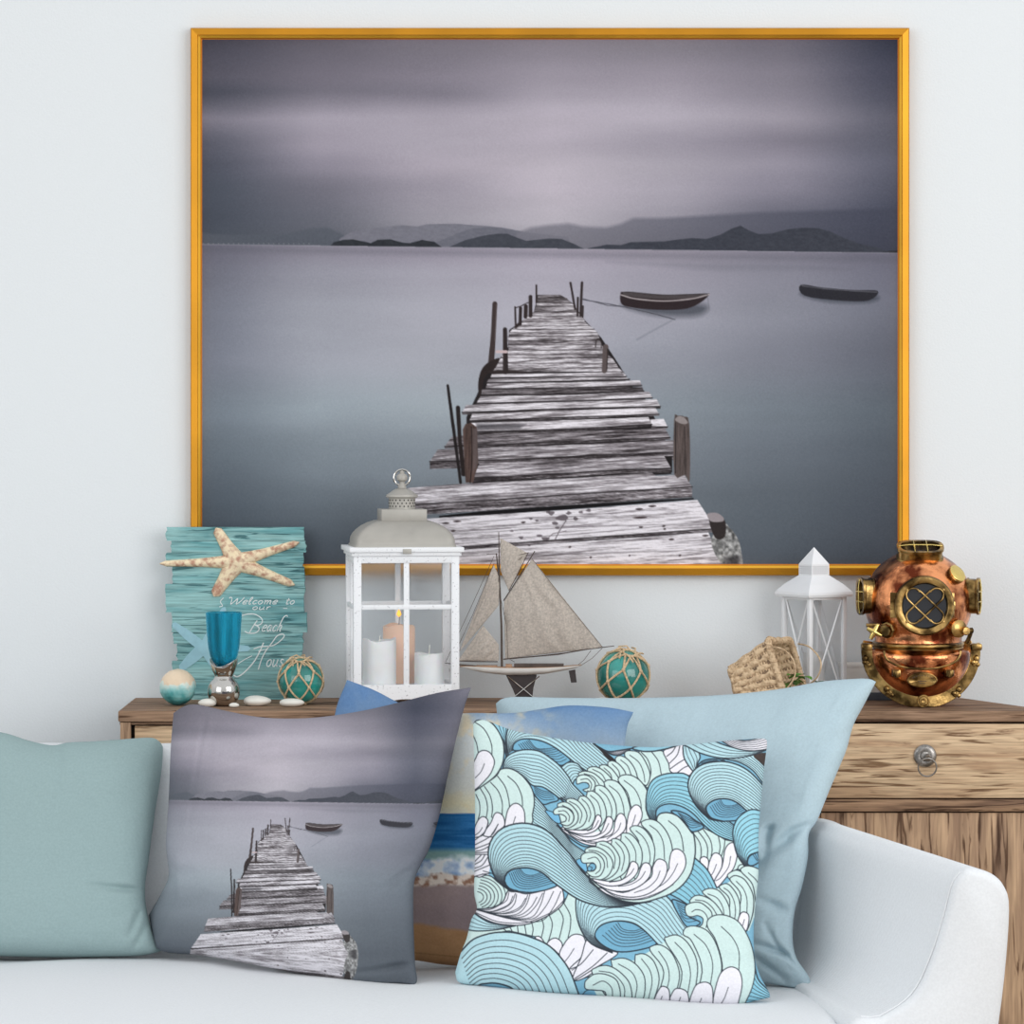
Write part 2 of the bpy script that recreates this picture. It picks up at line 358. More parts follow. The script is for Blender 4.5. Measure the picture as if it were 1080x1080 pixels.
    A.line([(712, 336), (690, 348), (672, 358)], 2, (110, 114, 122), .35); A.line([(746, 310), (748, 327)], .6, (90, 90, 98), .6)
    # the jetty
    def wood(light, sd, sc=1.0, warm=0):
        def f(x, y, c):
            yy = y + .06*x
            g = fbm(x*.045*sc, yy*.9*sc, 4, sd)-.5; h = fbm(x*.012*sc, yy*.22*sc, 3, sd+50)-.5
            g2 = vnoise(x*.12*sc, yy*2.2*sc, sd+9)-.5
            v = light + g*1.15 + h*.8 + g2*.28
            v = np.clip(v, 0, 1)[..., None]
            d = np.array([44, 39, 41.]); m = np.array([132+warm, 126, 131.]); l = np.array([232, 228, 235.])
            return np.where(v < .5, d+(m-d)*v*2, m+(l-m)*(v*2-1))
        return f
    K = (34, 30, 32)
    rows = [(311, 567.6, 590.7), (315, 566.7, 598), (319.5, 565.7, 602.8), (323, 565, 606.5), (329, 563, 609), (333.5, 555, 614.8), (340, 550, 617.6), (344, 544, 622), (347.4, 540, 627),
        (351, 537, 630), (355, 536, 632), (359.4, 536, 633), (364, 536, 635), (369.6, 536, 638), (374, 530, 641), (378, 528, 646), (383.5, 524, 650), (388.5, 521, 653), (393, 519, 658), (397, 516, 661)]
    A.poly([(567, 311), (591, 311), (604, 320), (617, 338), (634, 356), (655, 388), (660, 398), (513, 400), (508, 412), (505, 418), (505, 399), (520, 388), (536, 366), (537, 348), (563, 330)], K)
    for i in range(len(rows)-1):
        y, l, r = rows[i]; y2, l2, r2 = rows[i+1]
        A.poly([(l, y), (r, y), (r2-.5, y2-.5), (l2+.5, y2-.5)], (0, 0, 0), 1, 0, wood(.62 if i > 3 else .42, 100+i*7, 1.4))
        A.line([(l2, y2), ((l+r)/2, y2+.3), (r2, y2-.3)], .8 if i < 10 else 1.0, (56, 50, 52), .75)
    def plank(T, B, light, sd, face=0, fl=.15):
        T = list(T); B = list(B)
        if face: A.poly(B+[(x, y+face) for x, y in B[::-1]], (0, 0, 0), 1, 0, wood(fl, sd+3, 1.6))
        A.poly(T+B[::-1], (0, 0, 0), 1, 0, wood(light, sd))
        A.line(B, 1.3, K, .85)
    A.poly([(516, 392), (650, 392), (684, 424), (690, 440), (700, 460), (708, 480), (708, 500), (500, 512), (492, 500), (492, 440), (505, 412)], K)
    plank([(519, 394.5), (600, 393.5), (654, 392)], [(517, 398.5), (600, 397.5), (660, 397.5)], .75, 11)
    plank([(516, 399.5), (600, 398), (660, 398)], [(513, 403.5), (600, 402), (664, 400)], .7, 12, 1)
    plank([(514, 404.5), (600, 403.5), (675, 401)], [(512, 410), (600, 409), (676.7, 406.5)], .75, 13, 1)
    plank([(508, 411), (600, 410), (677.5, 408)], [(506, 416.5), (600, 415.5), (679, 412.5)], .33, 14, 1)
    plank([(506.7, 418), (600, 416.7), (685, 413)], [(502.5, 425.3), (600, 423), (688, 419.5)], .78, 15, 1)
    plank([(491.7, 427), (600, 424), (692.5, 421)], [(487.5, 435), (600, 431), (696.5, 428.5)], .8, 16, 2.5)
    plank([(498, 436.7), (600, 432.8), (691.7, 430.5)], [(495, 444), (600, 440), (695, 437)], .82, 17, 1.5)
    plank([(686, 442.5), (700, 441.7)], [(687, 450), (704, 450)], .8, 18, 2)
    plank([(496.7, 446), (600, 443), (684, 440)], [(503, 455.5), (600, 452.5), (687.5, 447.5)], .72, 19, 2)
    A.poly([(502, 446.5), (555, 447.5), (548, 452), (503, 453.5)], (72, 70, 75), .75, 1.5)
    plank([(476, 461), (503, 457.5), (600, 455), (701.7, 451.7)], [(469, 471), (530, 468.8), (600, 465.5), (706.7, 461.5)], .42, 20, 2)
    plank([(461.7, 474), (530, 471.5), (620, 468.5), (710, 464)], [(453.3, 486.7), (530, 485), (600, 481.5), (710, 477)], .6, 21, 8, .2)
    A.poly([(500, 489), (600, 485), (709, 481), (709, 498), (502, 510)], (30, 27, 28))
    plank([(505.8, 488.3), (600, 485), (700, 480)], [(499, 504), (600, 499), (660, 495), (708, 494)], .56, 22, 4)
    
    plank([(430, 514.6), (490, 510), (610, 504), (688, 498.8), (692, 502), (721.4, 500.5)], [(425, 533), (508, 528), (600, 521.7), (730, 513.5)], .66, 23, 11, .36)
    A.line([(464, 545), (508, 541.5), (600, 535), (731, 526)], [2, 4.5, 4.5, 1.5], (18, 17, 19))
    plank([(418, 549.5), (446, 547.3), (610, 537), (735.5, 527.3)], [(400, 583), (487, 577), (600, 568.5), (754.8, 557.5)], .93, 24, 3.5, .3)
    plank([(400, 586), (487, 580), (610, 571.5), (747, 561.5)], [(400, 600), (600, 600), (764.5, 600)], .9, 25)
    for P in ([(446, 565), (610, 556), (752, 552)], [(487, 571), (610, 563), (700, 555)], [(487, 553), (560, 546), (650, 544)], [(487, 590), (610, 584), (740, 580)], [(480, 561), (620, 551)]):
        A.line(cr(P), [.4, 1, .5], (104, 98, 104), .7)
    for x, y, w in [(482, 550, 9), (470, 552, 8), (478, 560, 5), (674, 537, 8), (688, 534, 9), (675, 546, 16), (676, 556, 5), (700, 555, 4), (701, 558, 3), (744, 565, 7), (708, 569, 6), (717, 586, 3), (601, 577, 3), (623, 588, 3), (552, 551, 5), (664, 586, 2)]:
        A.poly(cr([(x-w/2, y), (x, y-1.1), (x+w/2, y-.3), (x, y+1)], 4, True), (48, 36, 38), .9)
    rng = np.random.RandomState(4)
    for cx, cy, r in [(592, 546, 6), (582, 541, 4), (585, 552, 3.5), (569, 565, 3), (575, 568, 4), (566, 549, 2), (560, 547, 2), (600, 541, 3), (607, 547, 3), (550, 567, 3), (558, 575, 2), (578, 540, 2.5), (621, 538, 3), (613, 540, 2.5), (540, 560, 2), (588, 557, 2.5)]:
        A.poly(cr([(cx+r*(.6+.6*rng.rand())*math.cos(a), cy+r*.6*(.6+.6*rng.rand())*math.sin(a)) for a in np.linspace(0, 5.4, 7)], 4, True), (92, 84, 90), .85)
    A.line([(597, 549), (590, 560), (585, 570)], .9, (90, 82, 88)); A.line([(575, 570), (583, 563), (597, 560)], .7, (90, 82, 88))
    # boulder and stump at the lower right
    mott = lambda lo: (lambda x, y, c: np.clip(lo+(fbm(x*.3, y*.3, 4, 77)[..., None]-.5)*190, 40, 205)*np.ones(3))
    A.poly(cr([(762, 552), (770, 557), (777, 566), (781, 577), (782.5, 600), (765, 600), (750, 572)], 5, True), (0, 0, 0), 1, 0, mott(135))
    A.poly(cr([(748, 545), (764, 548), (764.5, 566), (754, 567)], 4, True), (48, 42, 42))
    A.poly(cr([(746, 542), (756, 541), (763, 546), (762, 550), (750, 550)], 4, True), (150, 142, 146))
    A.poly([(764, 588), (781, 586), (781, 600), (766, 600)], (40, 38, 42), .6, 2)
    # posts
    D = (48, 40, 41)
    A.line([(521.9, 320.5), (520.5, 350), (518, 384)], [5.2, 5, 6.5], (60, 50, 50)); A.line([(523.5, 321), (522, 360)], .8, (100, 88, 88), .7)
    A.line([(532.6, 347.5), (533.2, 392)], [4.5, 5.8], (44, 37, 38)); A.line([(531, 350), (531.5, 390)], .8, (92, 82, 82), .6)
    A.poly(cr([(505, 399), (509, 388), (517, 381), (527, 378), (521, 390), (511, 398), (507, 418), (504.5, 412)], 4, True), (42, 34, 34), 1, 0)
    A.poly([(515, 392), (536, 389), (560, 393), (520, 395)], (48, 40, 40), .8, 1)
    for a, b, w in [((565.7, 301), (565.7, 319), 2), ((559.6, 313), (559.6, 333), 4), ((554.6, 323), (554.3, 334), 4), ((549, 325), (548.6, 342), 3.4), ((543.2, 324), (544, 345), 2), ((601.7, 298.3), (606.5, 326), 2.2), ((613.9, 298), (612.2, 333), 2.6), ((609.5, 314), (609, 333), 2.2), ((614.8, 323), (614.5, 334), 2)]:
        A.line([a, b], w, D)
    A.line([(543, 325), (549, 323), (557, 319)], 1, D); A.line([(544, 345), (549, 340)], 3, D); A.line([(524, 371), (534, 371)], 3, (196, 176, 178))
    A.line(cr([(628, 366), (629, 359), (632, 357.5), (634.5, 361), (634, 367)]), 1.1, D)
    A.line([(638.8, 366), (637.5, 391)], [6, 5.4], (88, 78, 78)); A.line([(641, 368), (640, 390)], 1.2, (48, 40, 40))
    A.line([(472.2, 406.7), (478, 450), (485.8, 509)], [2.8, 3.4, 3], (32, 27, 28)); A.line([(483, 430), (485, 465), (489, 500)], [4.4, 4, 5], (36, 29, 29))
    pt = lambda c: (lambda x, y, _: np.clip(np.array(c)*(.72+.6*fbm(x*.7, y*.07, 3, 41)[..., None]), 0, 255))
    A.poly([(488, 453), (491, 447), (497, 446), (503, 451), (504.5, 488), (499, 509), (491, 509)], (0, 0, 0), 1, 0, pt((78, 62, 58)))
    A.line([(497, 450), (498, 485), (496, 509)], 1, (30, 24, 24)); A.poly([(498, 452), (503, 452), (504, 488), (499, 500)], (104, 96, 98), .5, 1)
    A.poly(cr([(711, 442.5), (715, 438.5), (722, 439.5), (727, 447), (727.5, 506), (722.5, 501), (711, 500)], 3, True), (0, 0, 0), 1, 0, pt((84, 74, 72)))
    A.poly(cr([(712, 443), (715.5, 439), (721, 440), (725.5, 446), (719, 447)], 4, True), (150, 142, 142), .9)
    A.line([(712.5, 446), (712.5, 499)], .9, (40, 34, 34)); A.line([(722, 450), (723, 500)], 1.2, (46, 40, 40), .8)
    # canvas grain
    A.a += ((vnoise(X*1.1, Y*1.1, 71)-.5)*9*(.5+.5*vnoise(X*.03, Y*.03, 5)))[..., None]
    A.a = np.clip(A.a, 0, 255)
    return A

def paint_waves():
    A = Art(474, 750, 822, 1066, 2.6, (128, 180, 204))
    INK = (52, 58, 66); LB = (182, 217, 225); MB = (150, 200, 217); DB = (118, 172, 199); MI = (204, 226, 223); WH = (235, 233, 240)
    O = {1: (470, 750, 130/1080), 2: (580, 750, 130/1080), 3: (690, 770, 130/1080), 4: (470, 850, 130/1080), 5: (580, 850, 130/1080), 6: (690, 870, 130/1080), 7: (470, 940, 1/7.2), 8: (600, 940, 1/4.696)}
    def T(c, *P):
        o = O[c]; return [(o[0]+x*o[2], o[1]+y*o[2]) for x, y in P]
    def ln(P, w=1.0, a=.92): A.line(cr(P, 6), w, INK, a)
    def fill(P, c, w=1.1, sm=True):
        Q = cr(P, 5, True) if sm else P
        A.poly(Q, c)
        if w: A.line(np.vstack([Q, Q[:1]]), w, INK, .92)
    def band(a, b, n, c=LB, pw=1.0, w=.9, ew=1.4, tint=None):
        w = w*.78
        P = resamp(cr(a, 8), 40); Q = resamp(cr(b, 8), 40)
        A.poly(np.vstack([P, Q[::-1]]), c)
        for i in range(1, n):
            t = (i/n)**pw; A.line(P*(1-t)+Q*t, w, INK, .85)
        A.line(P, ew, INK, .95); A.line(Q, ew, INK, .95)
    def opening(P, top, bot, n=6):
        fill(P, DB, 1.5)
        a = resamp(cr(top, 6), 24); b = resamp(cr(bot, 6), 24)
        for i in range(1, n+1):
            t = (i/(n+1))**1.3; A.line(a*(1-t)+b*t, .8, INK, .8)
    def petals(c, L):
        for out, inn in L:
            fill(T(c, *out), MI)
            if inn: ln(T(c, *inn), .9)
    def lobes(c, L):
        for out, inn in L:
            fill(T(c, *out), WH)
            if inn: ln(T(c, *inn), .8)
    # --- top band and its opening
    opening(T(1, (600, 345), (595, 290), (650, 250), (740, 243), (850, 265), (960, 320), (1085, 415), (1080, 445), (1000, 475), (900, 400), (740, 345)), T(1, (740, 250), (800, 320), (880, 320), (950, 310)), T(1, (620, 300), (700, 380), (870, 420), (1000, 470), (1080, 440)), 7)
    band(T(1, (585, 345), (597, 290), (650, 250), (740, 243), (850, 265), (960, 320), (1080, 410))+T(2, (240, 470), (330, 530)), T(1, (530, 390), (490, 200), (540, 20), (700, -90), (900, -60))+T(2, (220, 80), (320, 220), (440, 330), (580, 450)), 10)
    band(T(1, (510, 500), (530, 320), (440, 150), (370, 60)), T(1, (550, 400), (530, 250), (560, 120), (640, 60)), 4, MB)
    fill(T(2, (370, 283), (440, 320), (575, 430), (520, 435), (440, 345)), (50, 48, 50), 0)
    band(T(2, (380, 285), (500, 350), (600, 345), (720, 325)), T(2, (440, 320), (540, 380), (620, 380), (700, 340)), 4, WH)
    band(T(2, (100, 490), (160, 450), (240, 460), (300, 530)), T(2, (200, 640), (220, 600), (260, 590), (290, 560)), 6, LB)
    # --- S1
    fill(T(2, (780, 360), (880, 345), (985, 350), (1045, 430), (1065, 560), (900, 620), (840, 660)), MI)
    for P in ([(800, 360), (860, 430), (885, 540), (850, 650)], [(890, 355), (950, 440), (975, 550)]): ln(T(2, *P))
    lobes(3, [([(80, 190), (140, 155), (225, 120), (255, 140), (345, 350), (290, 400), (200, 385), (140, 360), (125, 290)], None)])
    for P in ([(110, 230), (160, 190), (190, 140)], [(135, 290), (200, 220), (225, 140)], [(140, 340), (210, 290), (260, 260)], [(200, 375), (260, 330), (310, 310)]): ln(T(3, *P), 1)
    petals(2, [([(655, 390), (665, 355), (710, 347), (780, 365), (840, 450), (878, 560), (845, 650), (780, 600), (700, 470)], [(700, 385), (780, 450), (820, 540), (832, 620)]),
        ([(575, 435), (585, 400), (630, 393), (690, 430), (745, 510), (765, 600), (700, 600), (620, 500)], [(620, 428), (680, 480), (712, 560)]),
        ([(508, 475), (515, 443), (560, 438), (620, 480), (665, 560), (600, 620), (540, 540)], [(545, 462), (600, 520), (617, 590)]),
        ([(438, 505), (445, 475), (490, 473), (550, 515), (605, 610), (500, 640)], [(475, 498), (530, 550), (545, 610)]),
        ([(330, 525), (350, 492), (410, 490), (480, 530), (545, 610), (470, 660), (400, 590)], [(375, 510), (450, 550), (490, 610)]),
        ([(255, 565), (275, 532), (330, 528), (400, 555), (480, 640), (400, 680)], [(300, 548), (380, 575), (430, 640)]),
        ([(232, 615), (238, 580), (285, 558), (345, 572), (395, 625), (385, 690), (330, 708), (290, 690), (340, 670), (335, 635), (290, 625), (240, 640)], [(270, 600), (330, 595), (365, 640), (355, 690)])])
    # --- band 2
    opening(T(1, (740, 645), (840, 650), (935, 705), (990, 775), (920, 802), (850, 815), (780, 735)), T(1, (770, 650), (860, 690), (930, 700)), T(1, (790, 740), (860, 800), (960, 790)), 5)
    band(T(1, (500, 500), (528, 410), (600, 360), (700, 338), (820, 352), (930, 420), (1010, 490), (1080, 580))+T(2, (200, 640), (320, 760)), T(1, (575, 508), (630, 540), (700, 590), (760, 650), (850, 665), (940, 720), (1040, 800))+T(2, (90, 760), (170, 800)), 10, LB, .9)
    band(T(1, (775, 735), (860, 830), (950, 950))+T(5, (136, 249), (200, 330), (300, 400)), T(1, (740, 1000), (800, 1040), (900, 1090))+T(5, (100, 400), (230, 540), (330, 620)), 11, LB)
    # --- L1, L2
    fill(T(1, (240, 700), (400, 600), (450, 560), (485, 510), (560, 503), (640, 540), (710, 610), (760, 690), (778, 790), (762, 900), (740, 1000), (500, 1100), (240, 1100)), MI, 1.3)
    for P in ([(455, 570), (520, 660), (550, 760), (562, 850)], [(545, 570), (620, 640), (665, 740), (675, 830)], [(395, 625), (460, 700), (495, 800), (495, 910)], [(340, 660), (390, 740), (410, 840), (403, 930)], [(305, 680), (350, 760), (367, 850), (355, 940)], [(265, 730), (295, 800), (300, 880), (285, 950)]): ln(T(1, *P), 1)
    fill(T(4, (240, 250), (330, 100), (400, 180), (520, 120), (560, 220), (420, 380), (370, 640), (230, 650)), WH, 0, False)
    lobes(1, [([(515, 1080), (535, 900), (570, 830), (620, 808), (670, 840), (692, 900), (685, 1010), (600, 1060)], [(612, 925), (600, 960), (590, 1000)]),
        ([(330, 1090), (395, 980), (430, 900), (470, 892), (508, 930), (517, 1000), (490, 1090)], [(460, 990), (430, 1040), (400, 1085)]),
        ([(240, 1100), (262, 1000), (300, 938), (340, 926), (372, 965), (355, 1030), (320, 1090)], [(322, 1020), (295, 1060), (255, 1090)])])
    for P in ([(375, 150), (340, 230), (250, 305)], [(460, 160), (400, 260), (250, 345)], [(515, 170), (430, 300), (250, 380)], [(385, 350), (320, 385), (250, 400)], [(375, 405), (250, 412)], [(370, 425), (250, 425)], [(310, 432), (250, 492)], [(345, 428), (310, 480), (250, 515)], [(370, 450), (320, 520), (250, 548)], [(380, 520), (250, 575)], [(395, 590), (320, 600), (240, 622)]): ln(T(4, *P), 1)
    fill(T(1, (232, 110), (265, 85), (340, 70), (410, 110), (470, 190), (507, 290), (507, 420), (470, 520), (400, 600), (250, 702), (200, 720), (200, 100)), MI, 1.4)
    lobes(1, [([(225, 700), (240, 480), (265, 410), (290, 362), (335, 344), (385, 362), (423, 420), (422, 480), (370, 580)], [(340, 460), (310, 530), (260, 585)])])
    ln(T(1, (255, 95), (330, 150), (380, 230), (405, 310), (405, 385))); ln(T(1, (235, 200), (270, 280), (285, 360)))
    # --- band 4 (lower centre) and L4
    fill(T(7, (120, 450), (140, 380), (165, 280), (520, 262), (700, 215), (900, 85), (930, 20), (1000, 30), (1010, 200), (1100, 400), (1120, 640), (980, 680), (870, 480), (700, 350), (480, 300), (300, 330)), MI, 1.1, False)
    for P in ([(440, 285), (470, 310)], [(490, 275), (510, 312)], [(545, 265), (552, 318)], [(600, 255), (612, 325)], [(655, 240), (664, 290), (655, 345)], [(730, 210), (744, 270), (725, 360)], [(785, 175), (810, 250), (790, 350), (770, 400)], [(850, 120), (892, 200), (882, 280), (862, 360)], [(895, 85), (945, 180), (947, 270), (930, 350)]): ln(T(7, *P))
    lobes(7, [([(680, 350), (715, 345), (745, 385), (720, 400)], None), ([(770, 405), (800, 365), (845, 358), (885, 400), (872, 480), (820, 440)], None), ([(865, 490), (900, 400), (950, 340), (1000, 326), (1050, 348), (1063, 420), (1030, 500), (940, 600)], [(975, 435), (940, 490), (905, 535)]),
        ([(935, 600), (1050, 480), (1090, 360), (1200, 430), (1250, 470), (1130, 610), (985, 680)], [(960, 600), (1060, 530), (1130, 460)])])
    fill(T(8, (20, 440), (130, 380), (240, 312), (200, 290), (100, 230), (60, 330)), WH)
    ln(T(8, (10, 385), (60, 360), (120, 290))); ln(T(8, (30, 432), (120, 370), (190, 305)))
    opening(T(8, (135, 235), (130, 200), (170, 163), (240, 147), (320, 160), (380, 200), (435, 258), (350, 290), (250, 300), (180, 275)), T(8, (250, 150), (270, 180), (320, 190), (355, 180)), T(8, (150, 230), (230, 285), (330, 285), (425, 255)), 7)
    band(T(8, (215, 305), (110, 260), (55, 180), (35, 90), (45, 10), (120, -60), (260, -70), (400, -20), (490, 30), (560, 130), (610, 200)), T(8, (215, 300), (140, 245), (130, 205), (165, 165), (240, 147), (320, 158), (380, 200), (440, 262), (480, 300)), 10, LB)
    # --- L3
    fill(T(4, (245, 640), (300, 625), (350, 608), (400, 618), (460, 670), (560, 740), (500, 850), (380, 905), (260, 900)), MI)
    for k in range(8):
        r = 70+k*34
        ln([T(4, (265+r*math.cos(a)*.95, 800-k*2+r*.72*math.sin(a)))[0] for a in np.linspace(-1.35, 1.15, 9)], .9)
    fill(T(4, (250, 905), (400, 892), (500, 840), (560, 735), (700, 770), (850, 740), (975, 685), (1025, 740), (1030, 850), (950, 930), (850, 985), (720, 1035), (600, 1047), (450, 1030), (330, 985), (240, 925)), WH, 1.3)
    for tx, ty, bx, by in [(555, 755, 470, 870), (612, 765, 500, 900), (622, 772, 540, 915), (720, 780, 600, 930), (740, 772, 620, 950), (850, 765, 680, 970), (868, 748, 740, 980), (1010, 750, 830, 1010), (590, 790, 480, 900), (700, 810, 560, 930), (800, 800, 640, 960), (945, 750, 760, 990)]:
        ln(T(4, (tx, ty), ((tx+bx)/2+22, (ty+by)/2+14), (bx, by), (bx*.55+270*.45, by*.6+912*.4+22), (265, 908)), .85)
    ln(T(4, (245, 925), (330, 965), (450, 1012), (600, 1028), (720, 1018), (850, 968), (950, 915), (1060, 800)), .9)
    band(T(7, (150, 290), (250, 302), (400, 290), (530, 262)), T(7, (215, 165), (280, 210), (360, 245), (520, 260)), 4, LB)
    band(T(7, (105, 470), (200, 372), (300, 330), (400, 312), (520, 315), (650, 350), (780, 410), (880, 510), (950, 620), (1010, 780)), T(7, (200, 750), (260, 710), (300, 702), (360, 697), (430, 708), (500, 735), (540, 790)), 9, LB, .85, 1.15, 1.6)
    A.poly(T(7, (40, 640), (108, 470), (200, 760), (100, 760)), LB)
    # --- band 3
    opening(T(4, (560, 745), (520, 680), (520, 620), (560, 570), (640, 545), (740, 545), (830, 575), (900, 630), (980, 690), (880, 735), (750, 758), (640, 750)), T(4, (660, 548), (700, 590), (760, 600), (820, 580)), T(4, (540, 600), (600, 720), (740, 745), (960, 690)), 8)
    band(T(4, (640, 755), (540, 725), (440, 640), (385, 500), (373, 400), (395, 310), (450, 230), (540, 175), (680, 150), (820, 180), (930, 250), (1020, 350))+T(5, (166, 410), (270, 550), (370, 650), (480, 750), (600, 825), (700, 850), (800, 850)),
        T(4, (630, 745), (560, 725), (518, 670), (522, 615), (560, 570), (640, 545), (740, 545), (830, 575), (900, 628))+T(5, (0, 645), (100, 720), (200, 790), (300, 840), (450, 880), (570, 886), (700, 872), (800, 850)), 13, LB, .95, .95, 1.7)
    # --- S2
    fill(T(2, (40, 890), (110, 930), (130, 980), (60, 980), (0, 930), (-40, 870)), (120, 180, 214), .9)
    fill(T(2, (100, 1020), (300, 1010), (560, 900), (840, 900), (860, 960), (760, 1060), (640, 1140), (480, 1180), (320, 1170), (200, 1110)), WH, 1.2)
    fill(T(2, (120, 1000), (143, 800), (248, 775), (322, 730), (393, 690), (480, 650), (610, 630), (780, 700), (850, 900), (700, 1000), (400, 1060)), MI, 0, False)
    petals(2, [([(610, 630), (600, 590), (640, 560), (720, 565), (800, 620), (862, 720), (884, 830), (870, 960), (820, 1000), (720, 860), (680, 720)], [(650, 608), (740, 680), (790, 780), (802, 860)]),
        ([(480, 650), (480, 620), (520, 603), (590, 620), (650, 690), (690, 790), (700, 900), (640, 1020), (560, 900)], [(520, 653), (600, 720), (640, 820), (652, 910)]),
        ([(393, 690), (400, 660), (440, 650), (500, 680), (560, 770), (582, 860), (565, 960), (450, 1060), (400, 900)], [(435, 688), (500, 750), (540, 850), (538, 940)]),
        ([(322, 730), (340, 705), (380, 703), (440, 750), (482, 830), (490, 940), (400, 1040), (250, 1050)], [(355, 738), (420, 800), (447, 900), (440, 950)]),
        ([(248, 775), (265, 748), (310, 748), (355, 790), (388, 860), (390, 950), (320, 1030), (130, 1035)], [(280, 770), (330, 820), (357, 900), (340, 970)]),
        ([(143, 800), (150, 772), (200, 766), (260, 798), (312, 870), (322, 940), (270, 1015), (130, 1030)], [(170, 790), (240, 830), (280, 900), (262, 980)]),
        ([(68, 840), (85, 805), (140, 798), (200, 835), (248, 910), (225, 990), (120, 1020)], [(110, 825), (190, 870), (212, 940), (190, 985)]),
        ([(40, 905), (33, 870), (80, 840), (150, 848), (205, 905), (200, 970), (150, 1005), (90, 980), (135, 965), (140, 930), (100, 905)], [(75, 878), (130, 875), (170, 920), (165, 965)])])
    lobes(2, [([(670, 1060), (690, 900), (740, 826), (790, 840), (808, 920), (765, 1010), (700, 1075)], [(750, 910), (735, 960), (720, 1000)]),
        ([(540, 1080), (570, 970), (600, 905), (640, 903), (668, 960), (650, 1050), (540, 1130), (380, 1160), (230, 1110), (380, 1120)], [(622, 980), (590, 1050), (500, 1120)]),
        ([(430, 1080), (480, 980), (500, 930), (530, 928), (553, 970), (520, 1060), (400, 1125), (260, 1130), (160, 1060), (300, 1100)], [(515, 985), (470, 1060), (380, 1100)]),
        ([(340, 1040), (385, 970), (410, 913), (440, 918), (452, 965), (400, 1045), (280, 1080), (150, 1040)], [(425, 960), (390, 1020), (330, 1050)])])
    ln(T(5, (60, 170), (130, 240), (200, 300), (300, 355), (400, 350)), 1.4); ln(T(5, (90, 190), (180, 240), (300, 300), (420, 320)), .8)
    # --- right side: band 5, 6, cluster, band 7
    fill(T(6, (340, 60), (430, 25), (560, 90), (620, 130), (700, 145), (740, 250), (780, 350), (650, 440), (560, 545), (500, 470), (350, 280)), MI, 1.1, False)
    for P in ([(345, 75), (400, 160), (412, 250), (400, 310)], [(375, 45), (440, 130), (467, 200), (465, 290)], [(430, 40), (490, 130), (507, 210), (500, 270)], [(560, 90), (577, 180), (570, 250)], [(620, 130), (612, 200), (590, 270)]): ln(T(6, *P))
    lobes(6, [([(400, 315), (430, 278), (470, 298), (477, 350), (455, 400)], None), ([(470, 400), (500, 280), (540, 245), (590, 280), (592, 370), (550, 450), (515, 495)], [(545, 345), (520, 410), (490, 455)]),
        ([(525, 495), (592, 370), (620, 220), (660, 163), (705, 165), (728, 250), (700, 370), (640, 450), (550, 550)], [(670, 275), (650, 370), (585, 460), (540, 490)])])
    opening(T(3, (150, 715), (200, 708), (280, 735), (350, 785), (435, 850), (330, 890), (260, 800)), T(3, (200, 715), (300, 760), (370, 800)), T(3, (260, 800), (330, 880), (420, 850)), 5)
    band(T(3, (-10, 830), (-70, 700), (-62, 540), (-20, 445), (60, 395), (180, 376), (300, 400), (430, 560), (560, 720), (720, 850)), T(3, (15, 800), (20, 700), (80, 655), (160, 648), (260, 678), (350, 740), (440, 835), (560, 925), (710, 980)), 9, MB if False else (146, 200, 217))
    band(T(6, (345, 280), (450, 375), (510, 470), (560, 580)), T(6, (125, 600), (220, 650), (300, 700), (350, 700)), 9, (140, 196, 215))
    opening(T(6, (155, 660), (240, 680), (300, 720), (300, 800), (400, 850), (370, 885), (290, 895), (220, 800)), T(6, (190, 670), (260, 700), (290, 710)), T(6, (240, 820), (300, 880), (400, 860)), 7)
    band(T(3, (250, 150), (265, 250), (330, 350), (380, 390)), T(3, (330, 90), (400, 220), (380, 290), (370, 350)), 4, LB)
    opening(T(3, (370, 340), (390, 300), (440, 265), (540, 252), (620, 275), (500, 290)), T(3, (420, 280), (480, 265), (540, 260)), T(3, (400, 320), (500, 290), (600, 280)), 3)
    band(T(3, (860, 200), (900, 250), (960, 310), (1010, 360)), T(3, (600, 250), (740, 280), (860, 350), (950, 460)), 6, LB)
    fill(T(3, (870, 225), (990, 200), (975, 300), (940, 290)), (70, 62, 60), 0)
    band(T(3, (200, 100), (300, 150), (400, 200), (550, 240), (700, 245), (850, 222), (1010, 165)), T(3, (420, 40), (560, 110), (680, 150), (800, 170), (900, 175), (960, 165), (1010, 150)), 4, LB)
    band(T(3, (590, 95), (700, 155), (850, 182), (1010, 165)), T(3, (680, 60), (760, 90), (880, 80), (1000, 30)), 6, WH)
    opening(T(3, (480, 772), (450, 700), (470, 650), (540, 610), (640, 603), (730, 638), (825, 720), (740, 785), (640, 798), (560, 795)), T(3, (590, 610), (620, 650), (680, 655), (730, 640)), T(3, (470, 680), (540, 770), (680, 780), (810, 725)), 7)
    band(T(3, (600, 800), (480, 770), (380, 680), (312, 560), (298, 450), (350, 350), (450, 292), (600, 275), (720, 300), (830, 360), (930, 460), (1010, 560)), T(3, (600, 798), (500, 770), (455, 700), (470, 650), (540, 608), (640, 603), (730, 638), (820, 715), (915, 780), (1000, 840)), 13, LB, .95, .9, 1.6)
    band(T(6, (800, 370), (730, 270), (697, 150), (690, 50), (720, -40), (780, -100), (860, -135), (980, -110)), T(6, (835, 365), (815, 310), (850, 258), (980, 225)), 9, (150, 204, 220))
    opening(T(6, (818, 340), (840, 270), (940, 235), (960, 290), (870, 355)), T(6, (850, 260), (880, 300), (900, 320)), T(6, (930, 240), (930, 280), (940, 300)), 3)
    # --- S3
    fill(T(5, (280, 460), (370, 470), (420, 540), (340, 590), (270, 540), (230, 480)), (120, 180, 214), .9)
